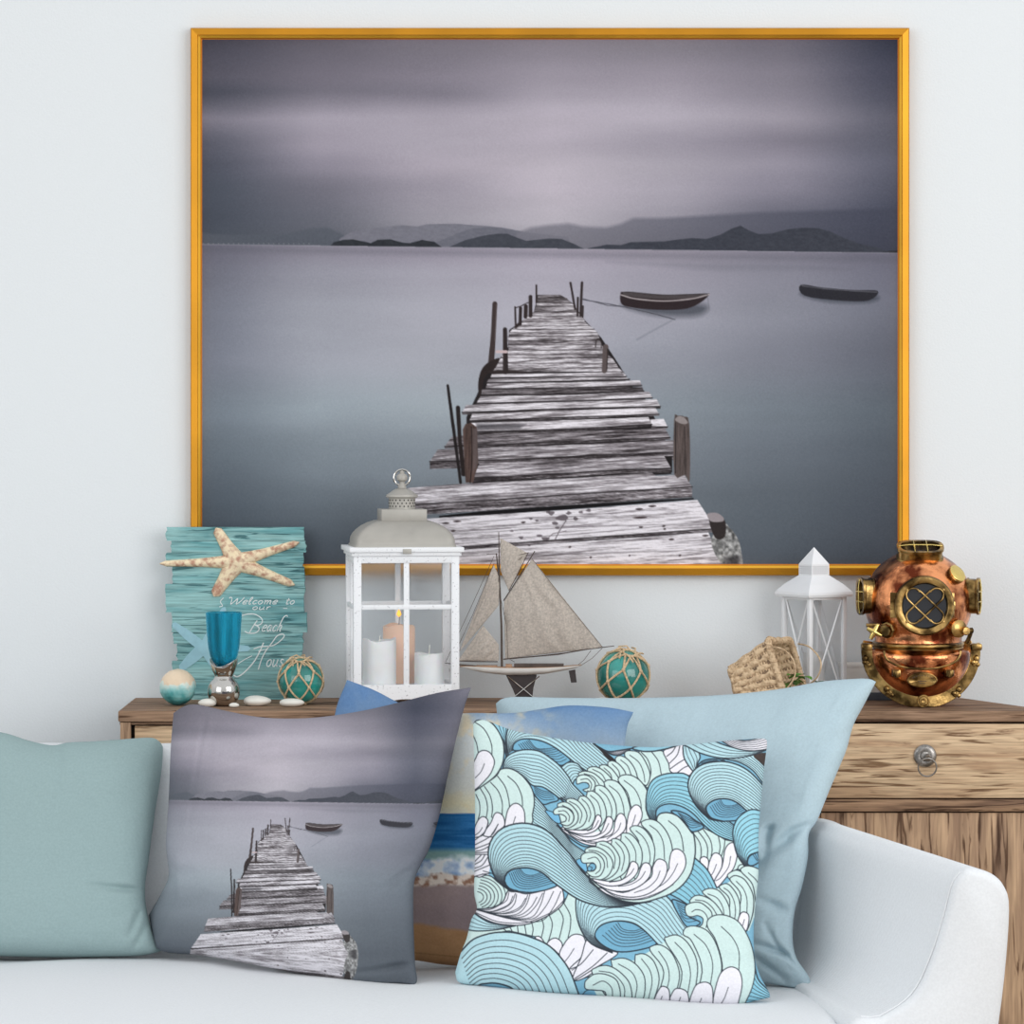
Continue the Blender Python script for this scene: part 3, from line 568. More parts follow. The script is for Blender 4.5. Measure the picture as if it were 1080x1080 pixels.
    fill(T(3, (22, 800), (30, 755), (60, 730), (120, 724), (200, 750), (270, 820), (330, 900))+T(6, (345, 80), (360, 200), (352, 300), (322, 420), (250, 525), (140, 605), (0, 655))+T(5, (840, 840), (760, 848), (640, 832), (530, 792), (430, 722), (350, 640), (600, 600), (900, 500), (960, 200)), MI, 1.5)
    ln(T(3, (125, 795), (200, 860), (240, 940), (258, 1060)))
    fill(T(5, (320, 600), (403, 350), (540, 320), (623, 275), (708, 215), (803, 165), (980, 200), (1060, 400), (1000, 640), (700, 700), (450, 680)), MI, 0, False)
    petals(5, [([(803, 165), (825, 128), (890, 118), (960, 150), (1030, 240), (1070, 360), (1068, 500), (1000, 650), (850, 600), (900, 300)], [(875, 170), (945, 225), (992, 320), (1005, 470)]),
        ([(708, 215), (705, 190), (740, 173), (800, 185), (860, 240), (908, 330), (918, 430), (880, 570), (760, 650), (700, 500), (780, 330)], [(755, 218), (815, 270), (860, 350), (878, 450), (868, 520)]),
        ([(623, 275), (622, 248), (655, 237), (710, 250), (768, 310), (806, 400), (800, 510), (740, 600), (640, 660), (600, 500)], [(660, 268), (710, 320), (750, 400), (752, 490)]),
        ([(540, 320), (535, 300), (562, 286), (612, 300), (667, 360), (697, 450), (680, 550), (610, 620), (480, 660), (500, 500)], [(575, 316), (630, 380), (652, 460), (628, 570)]),
        ([(403, 350), (420, 318), (480, 310), (547, 350), (602, 430), (612, 500), (580, 585), (490, 645), (370, 640)], [(440, 333), (520, 370), (570, 450), (560, 550)]),
        ([(308, 410), (330, 370), (400, 358), (470, 388), (532, 450), (552, 520), (515, 605), (440, 648), (350, 630)], [(340, 388), (420, 400), (490, 450), (505, 540)]),
        ([(290, 500), (272, 470), (280, 430), (325, 408), (400, 412), (460, 460), (478, 530), (440, 610), (370, 620), (320, 575), (380, 570), (405, 535), (380, 500), (340, 500)], [(330, 465), (400, 450), (440, 500), (438, 560), (400, 595)])])
    fill(T(5, (330, 545), (360, 505), (398, 515), (395, 555), (345, 572)), DB, .9); ln(T(5, (345, 530), (370, 540), (360, 565)), .8)
    lobes(6, [([(120, 400), (130, 340), (150, 240), (200, 210), (260, 250), (277, 340), (240, 430), (150, 530), (20, 610), (-130, 655), (-330, 640), (-500, 550), (-200, 600), (0, 540)], [(205, 340), (160, 430), (90, 510), (-20, 570), (-160, 600)])])
    lobes(5, [([(870, 640), (900, 540), (930, 480), (970, 466), (1020, 500), (1022, 590), (960, 700), (850, 775), (700, 800), (540, 765), (400, 670), (640, 760)], [(965, 570), (930, 650), (850, 720), (740, 760)]),
        ([(740, 650), (795, 545), (820, 503), (860, 502), (886, 540), (872, 620), (790, 700), (660, 748), (500, 730), (380, 655), (560, 700)], [(835, 575), (790, 640), (700, 690), (600, 705)]),
        ([(640, 640), (690, 545), (710, 495), (740, 488), (772, 520), (765, 585), (700, 655), (600, 697), (480, 695), (350, 635), (520, 660)], [(735, 550), (700, 600), (620, 650), (520, 670)])])
    ln(T(5, (270, 560), (350, 645), (440, 735), (540, 800), (640, 838), (760, 852), (880, 840)), 1.5); ln(T(5, (370, 640), (450, 715), (560, 785), (680, 815), (800, 810), (950, 760), (1080, 690)), .8)
    # --- S4
    fill(T(6, (640, 445), (700, 400), (760, 410), (800, 480), (700, 500)), MI)
    fill(T(6, (735, 390), (745, 355), (780, 350), (790, 390)), MI)
    fill(T(6, (330, 690), (430, 610), (500, 560), (575, 555), (668, 490), (762, 410), (900, 380), (960, 500), (880, 800), (830, 930), (760, 900), (640, 830), (500, 830)), MI, 0, False)
    petals(6, [([(762, 410), (770, 375), (820, 360), (900, 380), (980, 450), (980, 700), (900, 700), (860, 520)], [(825, 420), (890, 480), (940, 560)]),
        ([(668, 490), (680, 455), (720, 445), (790, 478), (850, 570), (872, 660), (860, 790), (800, 940), (720, 860), (760, 620)], [(720, 495), (780, 560), (812, 650), (812, 770)]),
        ([(573, 555), (590, 525), (640, 516), (690, 560), (737, 640), (752, 740), (725, 860), (650, 820), (660, 650)], [(610, 553), (660, 590), (700, 670), (712, 760), (700, 850)]),
        ([(428, 600), (440, 570), (500, 556), (570, 580), (632, 660), (662, 750), (650, 830), (550, 800), (520, 680)], [(470, 605), (550, 640), (600, 720), (612, 800)]),
        ([(318, 685), (335, 635), (390, 616), (470, 640), (545, 700), (600, 800), (500, 830), (460, 720)], [(360, 657), (440, 670), (505, 720), (550, 790)]),
        ([(290, 795), (272, 755), (275, 712), (320, 684), (390, 678), (450, 710), (505, 775), (490, 880), (440, 920), (390, 900), (420, 870), (425, 820), (380, 795), (330, 805)], [(330, 762), (370, 742), (430, 760), (468, 820), (455, 900)])])
    lobes(6, [([(735, 860), (755, 780), (790, 763), (827, 790), (827, 860), (800, 930)], [(790, 830), (775, 880)])])
    # --- S5
    fill(T(8, (70, 540), (90, 490), (180, 495), (190, 540)), DB, .9)
    band(T(8, (920, 370), (940, 440), (1000, 500)), T(8, (850, 600), (880, 560), (1000, 560)), 7, (140, 196, 215))
    fill(T(8, (120, 480), (215, 362), (327, 340), (403, 295), (478, 250), (567, 215), (688, 180), (800, 200), (900, 400), (860, 600), (500, 640), (180, 600)), MI, 0, False)
    petals(8, [([(688, 180), (690, 140), (730, 118), (790, 123), (850, 162), (902, 260), (922, 370), (912, 460), (880, 540), (840, 600), (700, 600), (760, 400), (730, 250)], [(755, 175), (810, 230), (842, 300), (842, 390)]),
        ([(567, 215), (580, 180), (630, 173), (690, 200), (733, 270), (757, 370), (740, 450), (700, 590), (600, 600), (660, 400), (610, 250)], [(620, 213), (680, 270), (712, 360), (700, 470)]),
        ([(478, 250), (490, 225), (540, 218), (592, 260), (632, 340), (634, 430), (600, 570), (520, 590), (560, 400)], [(525, 253), (575, 310), (602, 400), (590, 500)]),
        ([(403, 295), (415, 270), (460, 268), (512, 310), (547, 400), (537, 480), (500, 580), (430, 560), (470, 400)], [(445, 298), (485, 360), (497, 430), (480, 500)]),
        ([(327, 340), (340, 313), (380, 313), (422, 350), (447, 430), (430, 510), (400, 570), (330, 560)], [(360, 335), (400, 390), (412, 450), (395, 530)]),
        ([(212, 362), (225, 338), (280, 333), (340, 370), (377, 440), (360, 550), (280, 560)], [(245, 360), (310, 400), (337, 460), (328, 530)]),
        ([(118, 412), (135, 378), (190, 368), (250, 398), (302, 460), (305, 550), (220, 560)], [(150, 395), (220, 410), (272, 470), (275, 540)]),
        ([(85, 485), (78, 460), (88, 438), (130, 410), (190, 414), (242, 450), (252, 540), (190, 560), (180, 500), (130, 490)], [(120, 465), (170, 445), (212, 480), (216, 540)])])
    lobes(8, [([(715, 590), (740, 430), (790, 377), (840, 390), (858, 450), (845, 530), (815, 600)], [(790, 475), (770, 530), (745, 570)]), ([(595, 590), (620, 480), (660, 451), (700, 460), (713, 505), (700, 590)], [(657, 530), (640, 570)]),
        ([(495, 570), (520, 490), (560, 484), (590, 510), (585, 580)], [(553, 525), (540, 560)]), ([(420, 560), (450, 480), (480, 474), (498, 500), (490, 570)], [(462, 520), (450, 550)])])
    fill(T(2, (720, 325), (800, 300), (900, 290), (1080, 280), (1180, 270), (1090, 310), (1000, 335), (900, 352), (800, 350)), MB, 1.6)
    X, Y = A.X, A.Y
    A.a += ((vnoise(X*1.3, Y*1.3, 7)-.5)*9)[..., None]
    A.a = np.clip(A.a, 0, 255)
    return A

def paint_beach():
    A = Art(350, 700, 680, 1030, 1.5)
    X, Y = A.X, A.Y
    n = fbm(X*.02, Y*.03, 4, 8); m = fbm(X*.06, Y*.07, 4, 18)
    def mix(a, b, t): t = np.clip(t, 0, 1)[..., None]; return np.array(a, float)*(1-t)+np.array(b, float)*t
    t = np.clip((Y-745)/120, 0, 1)
    sky = mix((88, 120, 158), (214, 214, 208), t*1.25)
    sky = sky*(1-np.clip(1-(X-460)/90, 0, 1)[..., None]*.0)
    lightleft = np.clip((590-X)/90, 0, 1)*np.clip((Y-742)/26, 0, 1)*1.5
    sky = sky*(1-lightleft[..., None]*.5)+np.array([205, 205, 198.])*lightleft[..., None]*.5
    cl = np.clip((m-.48)*5, 0, 1)*np.clip((X-480)/10, .35, 1)*np.clip((600-X)/50, .08, 1)
    sky = sky*(1-.6*cl[..., None])+np.array([212, 190, 148.])*.6*cl[..., None]
    lc = np.clip((450-X)/20, 0, 1)*np.clip((775-Y)/15, 0, 1)*.75; sky = sky*(1-lc[..., None])+np.array([86, 116, 154.])*lc[..., None]
    yel = np.exp(-((Y-848)/12)**2)*.5; sky = sky*(1-yel[..., None])+np.array([232, 218, 170.])*yel[..., None]
    s2 = fbm(X*.03, Y*.5, 3, 4)
    sea = mix((58, 122, 176), (30, 88, 140), s2*1.4-.2)
    c = np.where((Y < 858)[..., None], sky, sea)
    g = np.clip((Y-893)/6, 0, 1); c = c*(1-g[..., None])+mix((128, 160, 158), (140, 176, 170), n)*g[..., None]
    f = np.clip((Y-903+14*(m-.5))/6, 0, 1); foam = mix((236, 238, 240), (120, 150, 190), np.clip((fbm(X*.08, Y*.08, 4, 44)-.45)*3, 0, 1)); c = c*(1-f[..., None])+foam*f[..., None]
    f = np.clip((Y-921+8*(m-.5))/3, 0, 1); deb = mix((226, 212, 200), (150, 112, 92), np.clip((fbm(X*.2, Y*.2, 3, 61)-.45)*5, 0, 1)); c = c*(1-f[..., None])+deb*f[..., None]
    f = np.clip((Y-932+6*(m-.5))/4, 0, 1); c = c*(1-f[..., None])+mix((158, 138, 136), (138, 122, 124), n*1.6-.3)*f[..., None]
    f = np.clip((Y-(972+(X-440)*.16)+5*(m-.5))/4, 0, 1); c = c*(1-f[..., None])+mix((178, 138, 100), (158, 118, 84), m)*f[..., None]
    A.a = c.astype(np.float32)
    A.line([(430, 1004), (510, 1012)], 1, (130, 96, 66), .7)
    A.a = np.clip(A.a*1.1+((vnoise(X*1.2, Y*1.2, 3)-.5)*10)[..., None], 0, 255)
    return A
# ---------------------------------------------------------------- room
m_wall = mat('wall_paint', (228, 233, 236), .85, 0, .008, 300, .25, 220, spec=.2)
m_floor = wood_mat('floor_boards', (176, 160, 140), (140, 122, 104), (.6*255, .58*255, .55*255), 0, .5)
struct(MB().box(-5, 5, 0, .12, -.02, 2.9).build('wall_back', m_wall, smooth=False))
struct(MB().box(-5, 5, -4.6, .12, -.06, 0).build('floor', m_floor, smooth=False))
# ---------------------------------------------------------------- framed jetty print
m_gold = mat('gold_frame', (250, 188, 62), .3, .75, .12, 6, .1, 40)
m_goldd = mat('gold_frame_outer', (208, 144, 36), .4, .7, .1, 6, .1, 40)
m_goldr = mat('gold_frame_rebate', (232, 140, 40), .3, .8)
fr = thing('framed_picture', 'large gold framed picture of a wooden jetty on a grey lake, hung on the wall', 'picture', (0, 0, 0))
s0 = (CAM_D-.02)/FPX
def fx(px): return (px-540)*s0
def fz(py): return CAM_Z-(py-HOR)*s0
FX0, FX1, FZ0, FZ1 = fx(201), fx(959), fz(607), fz(29.5)
fr.location = (0, 0, 0)
def frame_ring(a, b, ya, yb):
    """ring between inset a and inset b (metres), heights ya, yb off the wall"""
    r = []
    for i, y in ((a, ya), (b, yb)):
        r.append([(FX0+i, -y, FZ0+i), (FX1-i, -y, FZ0+i), (FX1-i, -y, FZ1-i), (FX0+i, -y, FZ1-i)])
    return r[0]+r[1], [(k, (k+1) % 4, 4+(k+1) % 4, 4+k) for k in range(4)]
p = s0
mb = MB(); 
for a, b, ya, yb in ((0, 0, .002, .022), (0, 1.2*p, .022, .026), (1.2*p, 7.5*p, .026, .0285)): mb.add(*frame_ring(a, b, ya, yb))
mb.build('frame', m_goldd, fr, False)
mb = MB()
for a, b, ya, yb in ((7.5*p, 8.0*p, .0285, .024), (8.0*p, 10.6*p, .024, .020)): mb.add(*frame_ring(a, b, ya, yb))
mb.build('inner_moulding', m_gold, fr, False)
mb = MB(); mb.add(*frame_ring(10.6*p, 11.2*p, .020, .016)); mb.add(*frame_ring(11.2*p, 12.6*p, .016, .014)); mb.build('rebate', m_goldr, fr, False)
PIER = paint_pier()
nx, ny = 920, 694
gx = np.linspace(212, 948, nx); gy = np.linspace(41, 596.5, ny)
PX, PY = np.meshgrid(gx, gy)
d = (CAM_D-.015)/FPX
P = np.stack([(PX-540)*d, np.full_like(PX, -.015), CAM_Z-(PY-HOR)*d], -1)
me = grid_mesh('canvas_print', P, PIER.sample(PX, PY))
m_print = fabric('printed_canvas', None, 1500, .06, .03, 'print', .75)
me.materials.append(m_print)
o = bpy.data.objects.new('canvas_print', me); COL.objects.link(o); o.parent = fr
MB().box(FX0+.01, FX1-.01, -.013, -.001, FZ0+.01, FZ1-.01).build('backing_board', mat('backing', (90, 80, 70), .8), fr, False)
# ---------------------------------------------------------------- sideboard
m_wl = wood_mat('weathered_wood_front', (216, 189, 156), (182, 150, 120), (140, 120, 104), 0, 1.15, -.03)
m_wd = wood_mat('weathered_wood_top', (164, 134, 110), (124, 98, 78), (130, 110, 96), 0, 1.1, 0)
m_wv = wood_mat('weathered_wood_door', (204, 172, 140), (150, 122, 100), (124, 104, 92), 2, .8, .0)
m_wr = wood_mat('weathered_wood_rail', (165, 134, 107), (120, 94, 76), (110, 90, 78), 0, 1.2, 0)
m_iron = mat('aged_iron', (176, 172, 168), .35, .9, .3, 60, .3, 120)
m_gap = mat('dark_gap', (26, 20, 17), .9)
cab = thing('sideboard', 'long weathered brown wooden sideboard against the wall behind the sofa', 'sideboard', (0, 0, 0))
CF = -.34; TZ = .85; XL = -.756; sF = (CAM_D+CF)/FPX
def cx(px): return (px-540)*sF
def cz(py): return CAM_Z-(py-HOR)*sF
plan = [(XL, -.004), (.9, -.004), (1.045, CF), (XL, CF)]
mb = MB(); mb.prism(plan, cz(761.5), TZ, axis='z'); mb.build('top_board', m_wd, cab, False, bevel=.003)
body = [(XL+.006, -.006), (.89, -.006), (1.03, CF+.02), (XL+.006, CF+.02)]
mb = MB(); mb.prism(body, .05, cz(761.5), axis='z'); mb.build('carcass', m_gap, cab, False)
for a_, c_, y_ in ((XL+.004, cx(137.5), .002), (cx(855), cx(865), .004), (cx(1087), 1.04, .004)): MB().box(a_, c_, CF+y_, CF+.04, .0, cz(762), .001).build('stile', m_wv, cab)
for a, b_, z0, z1 in ((137.5, 1088, 843.3, 856),): MB().box(cx(a), cx(b_), CF+.001, CF+.03, cz(z1), cz(z0), .001).build('rail', m_wr, cab)
MB().box(XL+.004, cx(1088), CF+.001, CF+.03, .05, .10, .001).build('plinth', m_wr, cab)
m_wtop = m_wr
MB().box(cx(126), cx(360), CF+.006, CF+.02, cz(764.5), cz(762), .0).build('top_rail', m_wr, cab, False)
for k, (a, b_) in enumerate(((141.5, 360), (375, 605), (620, 852), (866, 1085))):
    dr = MB().box(cx(a), cx(b_), CF+.001 if k == 3 else CF+.010, CF+.025, cz(841.8), cz(763.6 if k == 3 else 766), .0015).build('drawer', m_wl, cab)
    if k == 3:
        K = cab; c = Vector((cx(975.5), CF, cz(797)))
        MR = Matrix.Translation(c) @ Matrix.Rotation(PI/2, 4, 'X')
        mb = MB(); mb.lathe([(.0005, -.001), (.021, -.001), (.022, .002), (.020, .005), (.014, .007), (.010, .006), (.008, .009), (.0005, .010)], 32, MR)
        kb = mb.build('ring_plate', m_iron, dr)
        mb = MB(); mb.tube([c+Vector((.004, -.006, 0)), c+Vector((.004, -.016, -.001)), c+Vector((.004, -.020, -.004))], [.006, .0055, .007], 12); mb.tube([(c.x+.003+.0175*math.sin(a), CF-.017-.004*math.cos(a), c.z-.021+.0175*math.cos(a)) for a in np.linspace(0, 2*PI, 40, endpoint=False)], .0016, 8, True)
        mb.build('pull_ring', m_iron, dr)
    MB().box(cx(a), cx(b_), CF+.006, CF+.025, .11, cz(857.6), .0015).build('door', m_wv, cab)
# ---------------------------------------------------------------- sofa
m_sofa = fabric('pale_grey_sofa_cloth', (224, 227, 230), 1100, .3, .035)
sofa = thing('sofa', 'pale grey fabric sofa with a rounded arm, in front of the sideboard', 'sofa', (0, 0, 0))
SEAT = .427
def soft_slab(name, x0, x1, y0, y1, z0, z1, r, nx=60, amp=.004, seed=1, lean=0):
    """rounded upholstery block"""
    mb = MB(); st = []
    xs = np.concatenate([x0+r*(1-np.cos(np.linspace(0, PI/2, 7))), np.linspace(x0+r, x1-r, nx)[1:-1], x1-r*(1-np.cos(np.linspace(PI/2, 0, 7)))])
    N = 44
    for x in xs:
        e = min(x-x0, x1-x); k = r-math.sqrt(max(0, r*r-(r-e)**2)) if e < r else 0
        ring = []
        for j in range(N):
            a = 2*PI*j/N; ca, sa = math.cos(a), math.sin(a); n = .22
            hy, hz = (y1-y0)/2-k, (z1-z0)/2-k
            yy = math.copysign(min(1, abs(ca)**n*1.0), ca); zz = math.copysign(min(1, abs(sa)**n*1.0), sa)
            q = amp*math.sin(x*9+seed+3*a)+amp*.6*math.sin(x*23+seed*2+5*a)
            Z = (z0+z1)/2+zz*(hz+q); ring.append((x, (y0+y1)/2+yy*hy+lean*(Z-z0), Z))
        st.append(ring)
    vs = [p for r_ in st for p in r_]; fs = []
    for i in range(len(st)-1):
        for j in range(N): fs.append((i*N+j, i*N+(j+1) % N, (i+1)*N+(j+1) % N, (i+1)*N+j))
    fs += [tuple(range(N)), tuple(range(len(vs)-1, len(vs)-N-1, -1))]
    mb.add(vs, fs); return mb.build(name, m_sofa, sofa, ang=180)
soft_slab('backrest', -1.62, .545, -.62, -.47, .30, .796, .05, amp=.0015, lean=.16)
seat = soft_slab('seat_cushion', -1.60, .55, -1.86, -.60, .24, SEAT-.002, .04, amp=.0025, seed=4)
soft_slab('seat_base', -1.62, .60, -1.84, -.45, .10, .245, .03, amp=0)
# right arm, leaning outwards towards its front
def arm_profile(y):
    t = min(1, max(0, (-.90-y)/.56)); q = min(1, max(0, (y+.90)/.40))      # t: flare towards the front, q: fall towards the back
    xb = .458+.087*t; xt = .520+.198*t; zt = .700-.018*t-.055*q*q*(3-2*q); th = .100; dx = xt-xb
    pts = [(xb, .20), (xb, .415), (xb+.33*dx, .44), (xb+.62*dx, .475), (xb+.79*dx, .53), (xb+.93*dx, .605), (xt, zt-.03), (xt+.012, zt-.010), (xt+.030, zt), (xt+th-.034, zt-.010), (xt+th-.012, zt-.032), (xt+th-.004, zt-.07), (xt+th-.012, .50), (xt+th-.03, .35), (xt+th-.035, .20)]
    return cr(pts, 4)
ys = list(np.linspace(-.50, -1.46, 49))
mb = MB(); rings = []
for y in ys: rings.append([(x, y, z) for x, z in arm_profile(y)])
base = np.array(arm_profile(-1.46)); tg = np.roll(base, -1, 0)-np.roll(base, 1, 0); tg[0] = base[1]-base[0]; tg[-1] = base[-1]-base[-2]
nr = np.stack([tg[:, 1], -tg[:, 0]], 1)/np.hypot(*tg.T)[:, None]
for _ in range(6): nr[1:-1] = (nr[:-2]+2*nr[1:-1]+nr[2:])/4
def cap(k, y): return [(x+n_[0]*k, y, z+n_[1]*k) for (x, z), n_ in zip(base, nr)]
for k, y in ((.0008, -1.468), (.003, -1.476), (.007, -1.482), (.013, -1.486)): rings.append(cap(k, y))
n = len(rings[0]); vs = [p for r_ in rings for p in r_]; fs = []
for i in range(len(rings)-1):
    for j in range(n): fs.append((i*n+j, i*n+(j+1) % n, (i+1)*n+(j+1) % n, (i+1)*n+j))
fs += [tuple(range(n)), tuple(range(len(vs)-1, len(vs)-n-1, -1))]
mb.add(vs, fs); mb.build('arm', m_sofa, sofa, ang=180)
sm = [(x, -1.470, z) for x, z in arm_profile(-1.468)[6:30]]
MB().tube([(x-.0005 if i < len(sm)/2 else x, y, z) for i, (x, y, z) in enumerate(sm)], .0016, 6).build('seam_piping', m_sofa, sofa)
MB().box(-1.5, -1.44, -1.75, -1.69, 0, .11, .004).build('leg', m_wd, sofa); MB().box(.50, .56, -1.75, -1.69, 0, .11, .004).build('leg', m_wd, sofa)
MB().box(-1.5, -1.44, -.56, -.50, 0, .11, .004).build('leg', m_wd, sofa); MB().box(.50, .56, -.56, -.50, 0, .11, .004).build('leg', m_wd, sofa)
# ---------------------------------------------------------------- cushions
def cushion(name, label, top, right, bottom, left, Ys, thick, m, art=None, nu=220, nv=220, amp=.004, seed=0, folds=(), back=.35, pw=.5, group=None, sm=5, lift=1.0):
    """top,bottom: left to right; left,right: top to bottom (pixel outline of the seam); Ys: depth of the four corners tl,tr,bl,br"""
    T = resamp(cr(top, sm), nu); B = resamp(cr(bottom, sm), nu); Lf = resamp(cr(left, sm), nv); R = resamp(cr(right, sm), nv)
    u = np.linspace(0, 1, nu); v = np.linspace(0, 1, nv)
    # denser rows and columns at the seam
    u = u-.028*np.sin(4*PI*u)/2*.0; U, V = np.meshgrid(u, v)
    C = lambda a, i: a[None, :, i] if len(a) == nu else a[:, None, i]
    def coons(i):
        t, b, l, r = T[:, i][None, :], B[:, i][None, :], Lf[:, i][:, None], R[:, i][:, None]
        return (1-V)*t+V*b+(1-U)*l+U*r-((1-U)*(1-V)*T[0, i]+U*(1-V)*T[-1, i]+(1-U)*V*B[0, i]+U*V*B[-1, i])
    PX, PY = coons(0), coons(1)
    Y = (1-V)*((1-U)*Ys[0]+U*Ys[1])+V*((1-U)*Ys[2]+U*Ys[3])
    e = np.clip((1-(2*U-1)**4)*(1-(2*V-1)**4), 0, 1)**pw
    a_ = np.clip(np.minimum(np.minimum(U, 1-U), np.minimum(V, 1-V))*14, 0, 1)
    wr = (fbm(U*5+seed, V*5, 3, seed)-.5)*amp*3*(1-.6*e)+(fbm(U*16+seed, V*3, 3, seed+9)-.5)*amp*1.2*(1-e**2)+(fbm(U*3+seed, V*16, 3, seed+19)-.5)*amp*1.2*(1-e**2)
    for (u0, v0, u1, v1, wd, dp) in folds:
        du, dv = u1-u0, v1-v0; L2 = du*du+dv*dv; t = np.clip(((U-u0)*du+(V-v0)*dv)/L2, 0, 1)
        dd = np.hypot(U-u0-t*du, V-v0-t*dv)
        wr = wr-dp*np.exp(-(dd/wd)**2)*(1-t*.8)
    H = thick*e+wr*a_
    def W(Yv): 
        s = (CAM_D+Yv)/FPX; return np.stack([(PX-540)*s, Yv, CAM_Z-(PY-HOR)*s], -1)
    Fr = W(Y-H-.0015); Bk = W(Y+thick*back*e+.0015)
    nvv = nu*nv
    P = np.concatenate([Fr.reshape(-1, 3), Bk.reshape(-1, 3)])
    j, i = np.mgrid[0:nv-1, 0:nu-1]; a = j*nu+i
    q1 = np.stack([a, a+nu, a+nu+1, a+1], -1).reshape(-1, 4); q2 = q1[:, ::-1]+nvv
    loop = list(range(nu))+[r*nu+nu-1 for r in range(1, nv)]+[(nv-1)*nu+c for c in range(nu-2, -1, -1)]+[r*nu for r in range(nv-2, 0, -1)]
    loop = np.array(loop); nx_ = np.roll(loop, -1); q3 = np.stack([loop, nx_, nx_+nvv, loop+nvv], -1)
    q = np.concatenate([q1, q2, q3]); nf = len(q)
    me = bpy.data.meshes.new(name); me.vertices.add(len(P)); me.vertices.foreach_set('co', P.astype(np.float32).ravel())
    me.loops.add(nf*4); me.loops.foreach_set('vertex_index', q.ravel().astype(np.int32)); me.polygons.add(nf); me.polygons.foreach_set('loop_start', np.arange(0, nf*4, 4, dtype=np.int32))
    me.update(calc_edges=True); me.validate(); me.polygons.foreach_set('use_smooth', np.ones(nf, bool))
    if art is not None:
        c = art(PX, PY).reshape(-1, 3); color_attr(me, np.concatenate([c, c]))
    me.materials.append(m)
    cen = P.mean(0); zb = P[:, 2].min(); me.transform(Matrix.Translation((-cen[0], -cen[1], -zb)))
    o = bpy.data.objects.new(name, me); COL.objects.link(o); o.location = (cen[0], cen[1], zb)
    return tag(o, label, 'cushion', group)
m_teal = fabric('teal_linen', (149, 171, 172), 1000, .35, .05)
m_blue = fabric('blue_linen', (178, 199, 208), 1000, .35, .05)
cushion('cushion', 'plain muted teal cushion at the left end of the sofa', [(-150, 768), (-60, 765), (0, 772), (30, 781), (55, 786), (72, 783), (95, 782), (125, 780), (158, 778), (168, 782), (172, 788)], [(172, 788), (170, 815), (163, 860), (157, 905), (153, 935), (154, 955), (160, 980), (170, 1003)],
        [(-150, 1010), (-40, 1008), (60, 1010), (130, 1009), (155, 1007), (170, 1003)], [(-150, 768), (-145, 880), (-150, 1010)], (-.53, -.53, -.675, -.675), .085, m_teal, amp=.004, seed=3,
        folds=((.99, .70, .80, .66, .016, .014), (.97, .80, .92, .90, .012, .012), (.99, .86, .90, .99, .013, .012), (.64, .0, .66, .10, .02, .008)), pw=.42)
# the same jetty photograph printed smaller on a cushion: pixel on the cushion -> pixel of the print
def pier_on_cushion(X, Y):
    A0 = PIER.sample
    # (x cushion, x print), (y cushion, y print) pairs read off the two prints
    x = np.interp(X, [150, 183, 213, 299, 343, 418, 460, 500], [160, 214, 349, 590, 700, 884, 975, 1060])
    x = 0*X
    k = 2.43-.10*np.clip((Y-845)/190, 0, 1)*0
    y = np.interp(Y, [720, 745, 844, 868, 935, 981, 1035], [0, 40, 259, 308, 444, 540, 660])
    xc_print = np.interp(y, [300, 440, 600], [588, 600, 590]); xc = np.interp(Y, [868, 935, 1010], [295, 297, 288])
    kk = np.interp(Y, [840, 870, 935, 1010], [2.50, 2.40, 2.33, 2.15])
    x = xc_print+(X-xc)*kk
    x = np.where(x < 214, 214+(214-x)*.6, x); x = np.where(x > 946, 946-(x-946)*.6, x)
    y = np.where(y < 43, 43+(43-y), y); y2 = np.where(y > 594, 594-(y-594)*.6, y)
    c = A0(x, y2)
    return np.clip(c*.86+24, 0, 255)
m_cprint = fabric('printed_linen', None, 1000, .3, .04, 'print')
cushion('cushion', 'grey cushion printed with a wooden jetty and two boats on a lake', [(183, 752), (194, 745), (208, 743), (240, 750), (280, 757), (330, 757), (380, 750), (420, 741), (460, 731), (490, 726), (497, 725)],
        [(497, 725), (490, 745), (481, 780), (472, 820), (463, 862), (453, 895), (445, 910), (437, 930), (436, 960), (437, 1000), (438, 1018), (440, 1034), (436, 1039)],
        [(157, 965), (161, 985), (170, 1003), (215, 1008), (260, 1016), (320, 1028), (362, 1036), (400, 1038), (420, 1037), (436, 1039)],
        [(183, 752), (180, 790), (178, 840), (175, 890), (178, 922), (170, 942), (157, 965)], (-.66, -.78, -.64, -1.02), .075, m_cprint, pier_on_cushion, 400, 420, amp=.004, seed=11,
        folds=((.12, 0, .12, .5, .01, .004), (.16, 0, .14, .3, .02, .004), (.0, .72, .16, .66, .022, .012), (.0, .95, .2, .75, .025, .012), (.4, .0, .3, .14, .03, .004), (.99, .93, .72, .97, .012, .014), (.98, .62, .85, .7, .02, .010)), pw=.45)
BEACH = paint_beach()
cushion('cushion', 'cushion printed with a sandy beach, surf and cloudy sky, behind the jetty cushion', [(366, 717), (395, 728), (430, 745), (470, 752), (500, 752), (540, 752), (570, 748), (600, 744), (640, 746), (668, 751)],
        [(668, 751), (660, 775), (655, 850), (650, 940), (648, 1018)], [(345, 1005), (430, 1012), (465, 1017), (500, 1020), (570, 1024), (648, 1018)], [(366, 717), (352, 760), (345, 860), (340, 930), (345, 1005)],
        (-.66, -.86, -.80, -.86), .05, m_cprint, lambda X, Y: np.clip(BEACH.sample(X, Y+ (X-480)*0), 0, 255), 300, 300, amp=.003, seed=23, back=.1, pw=.5)
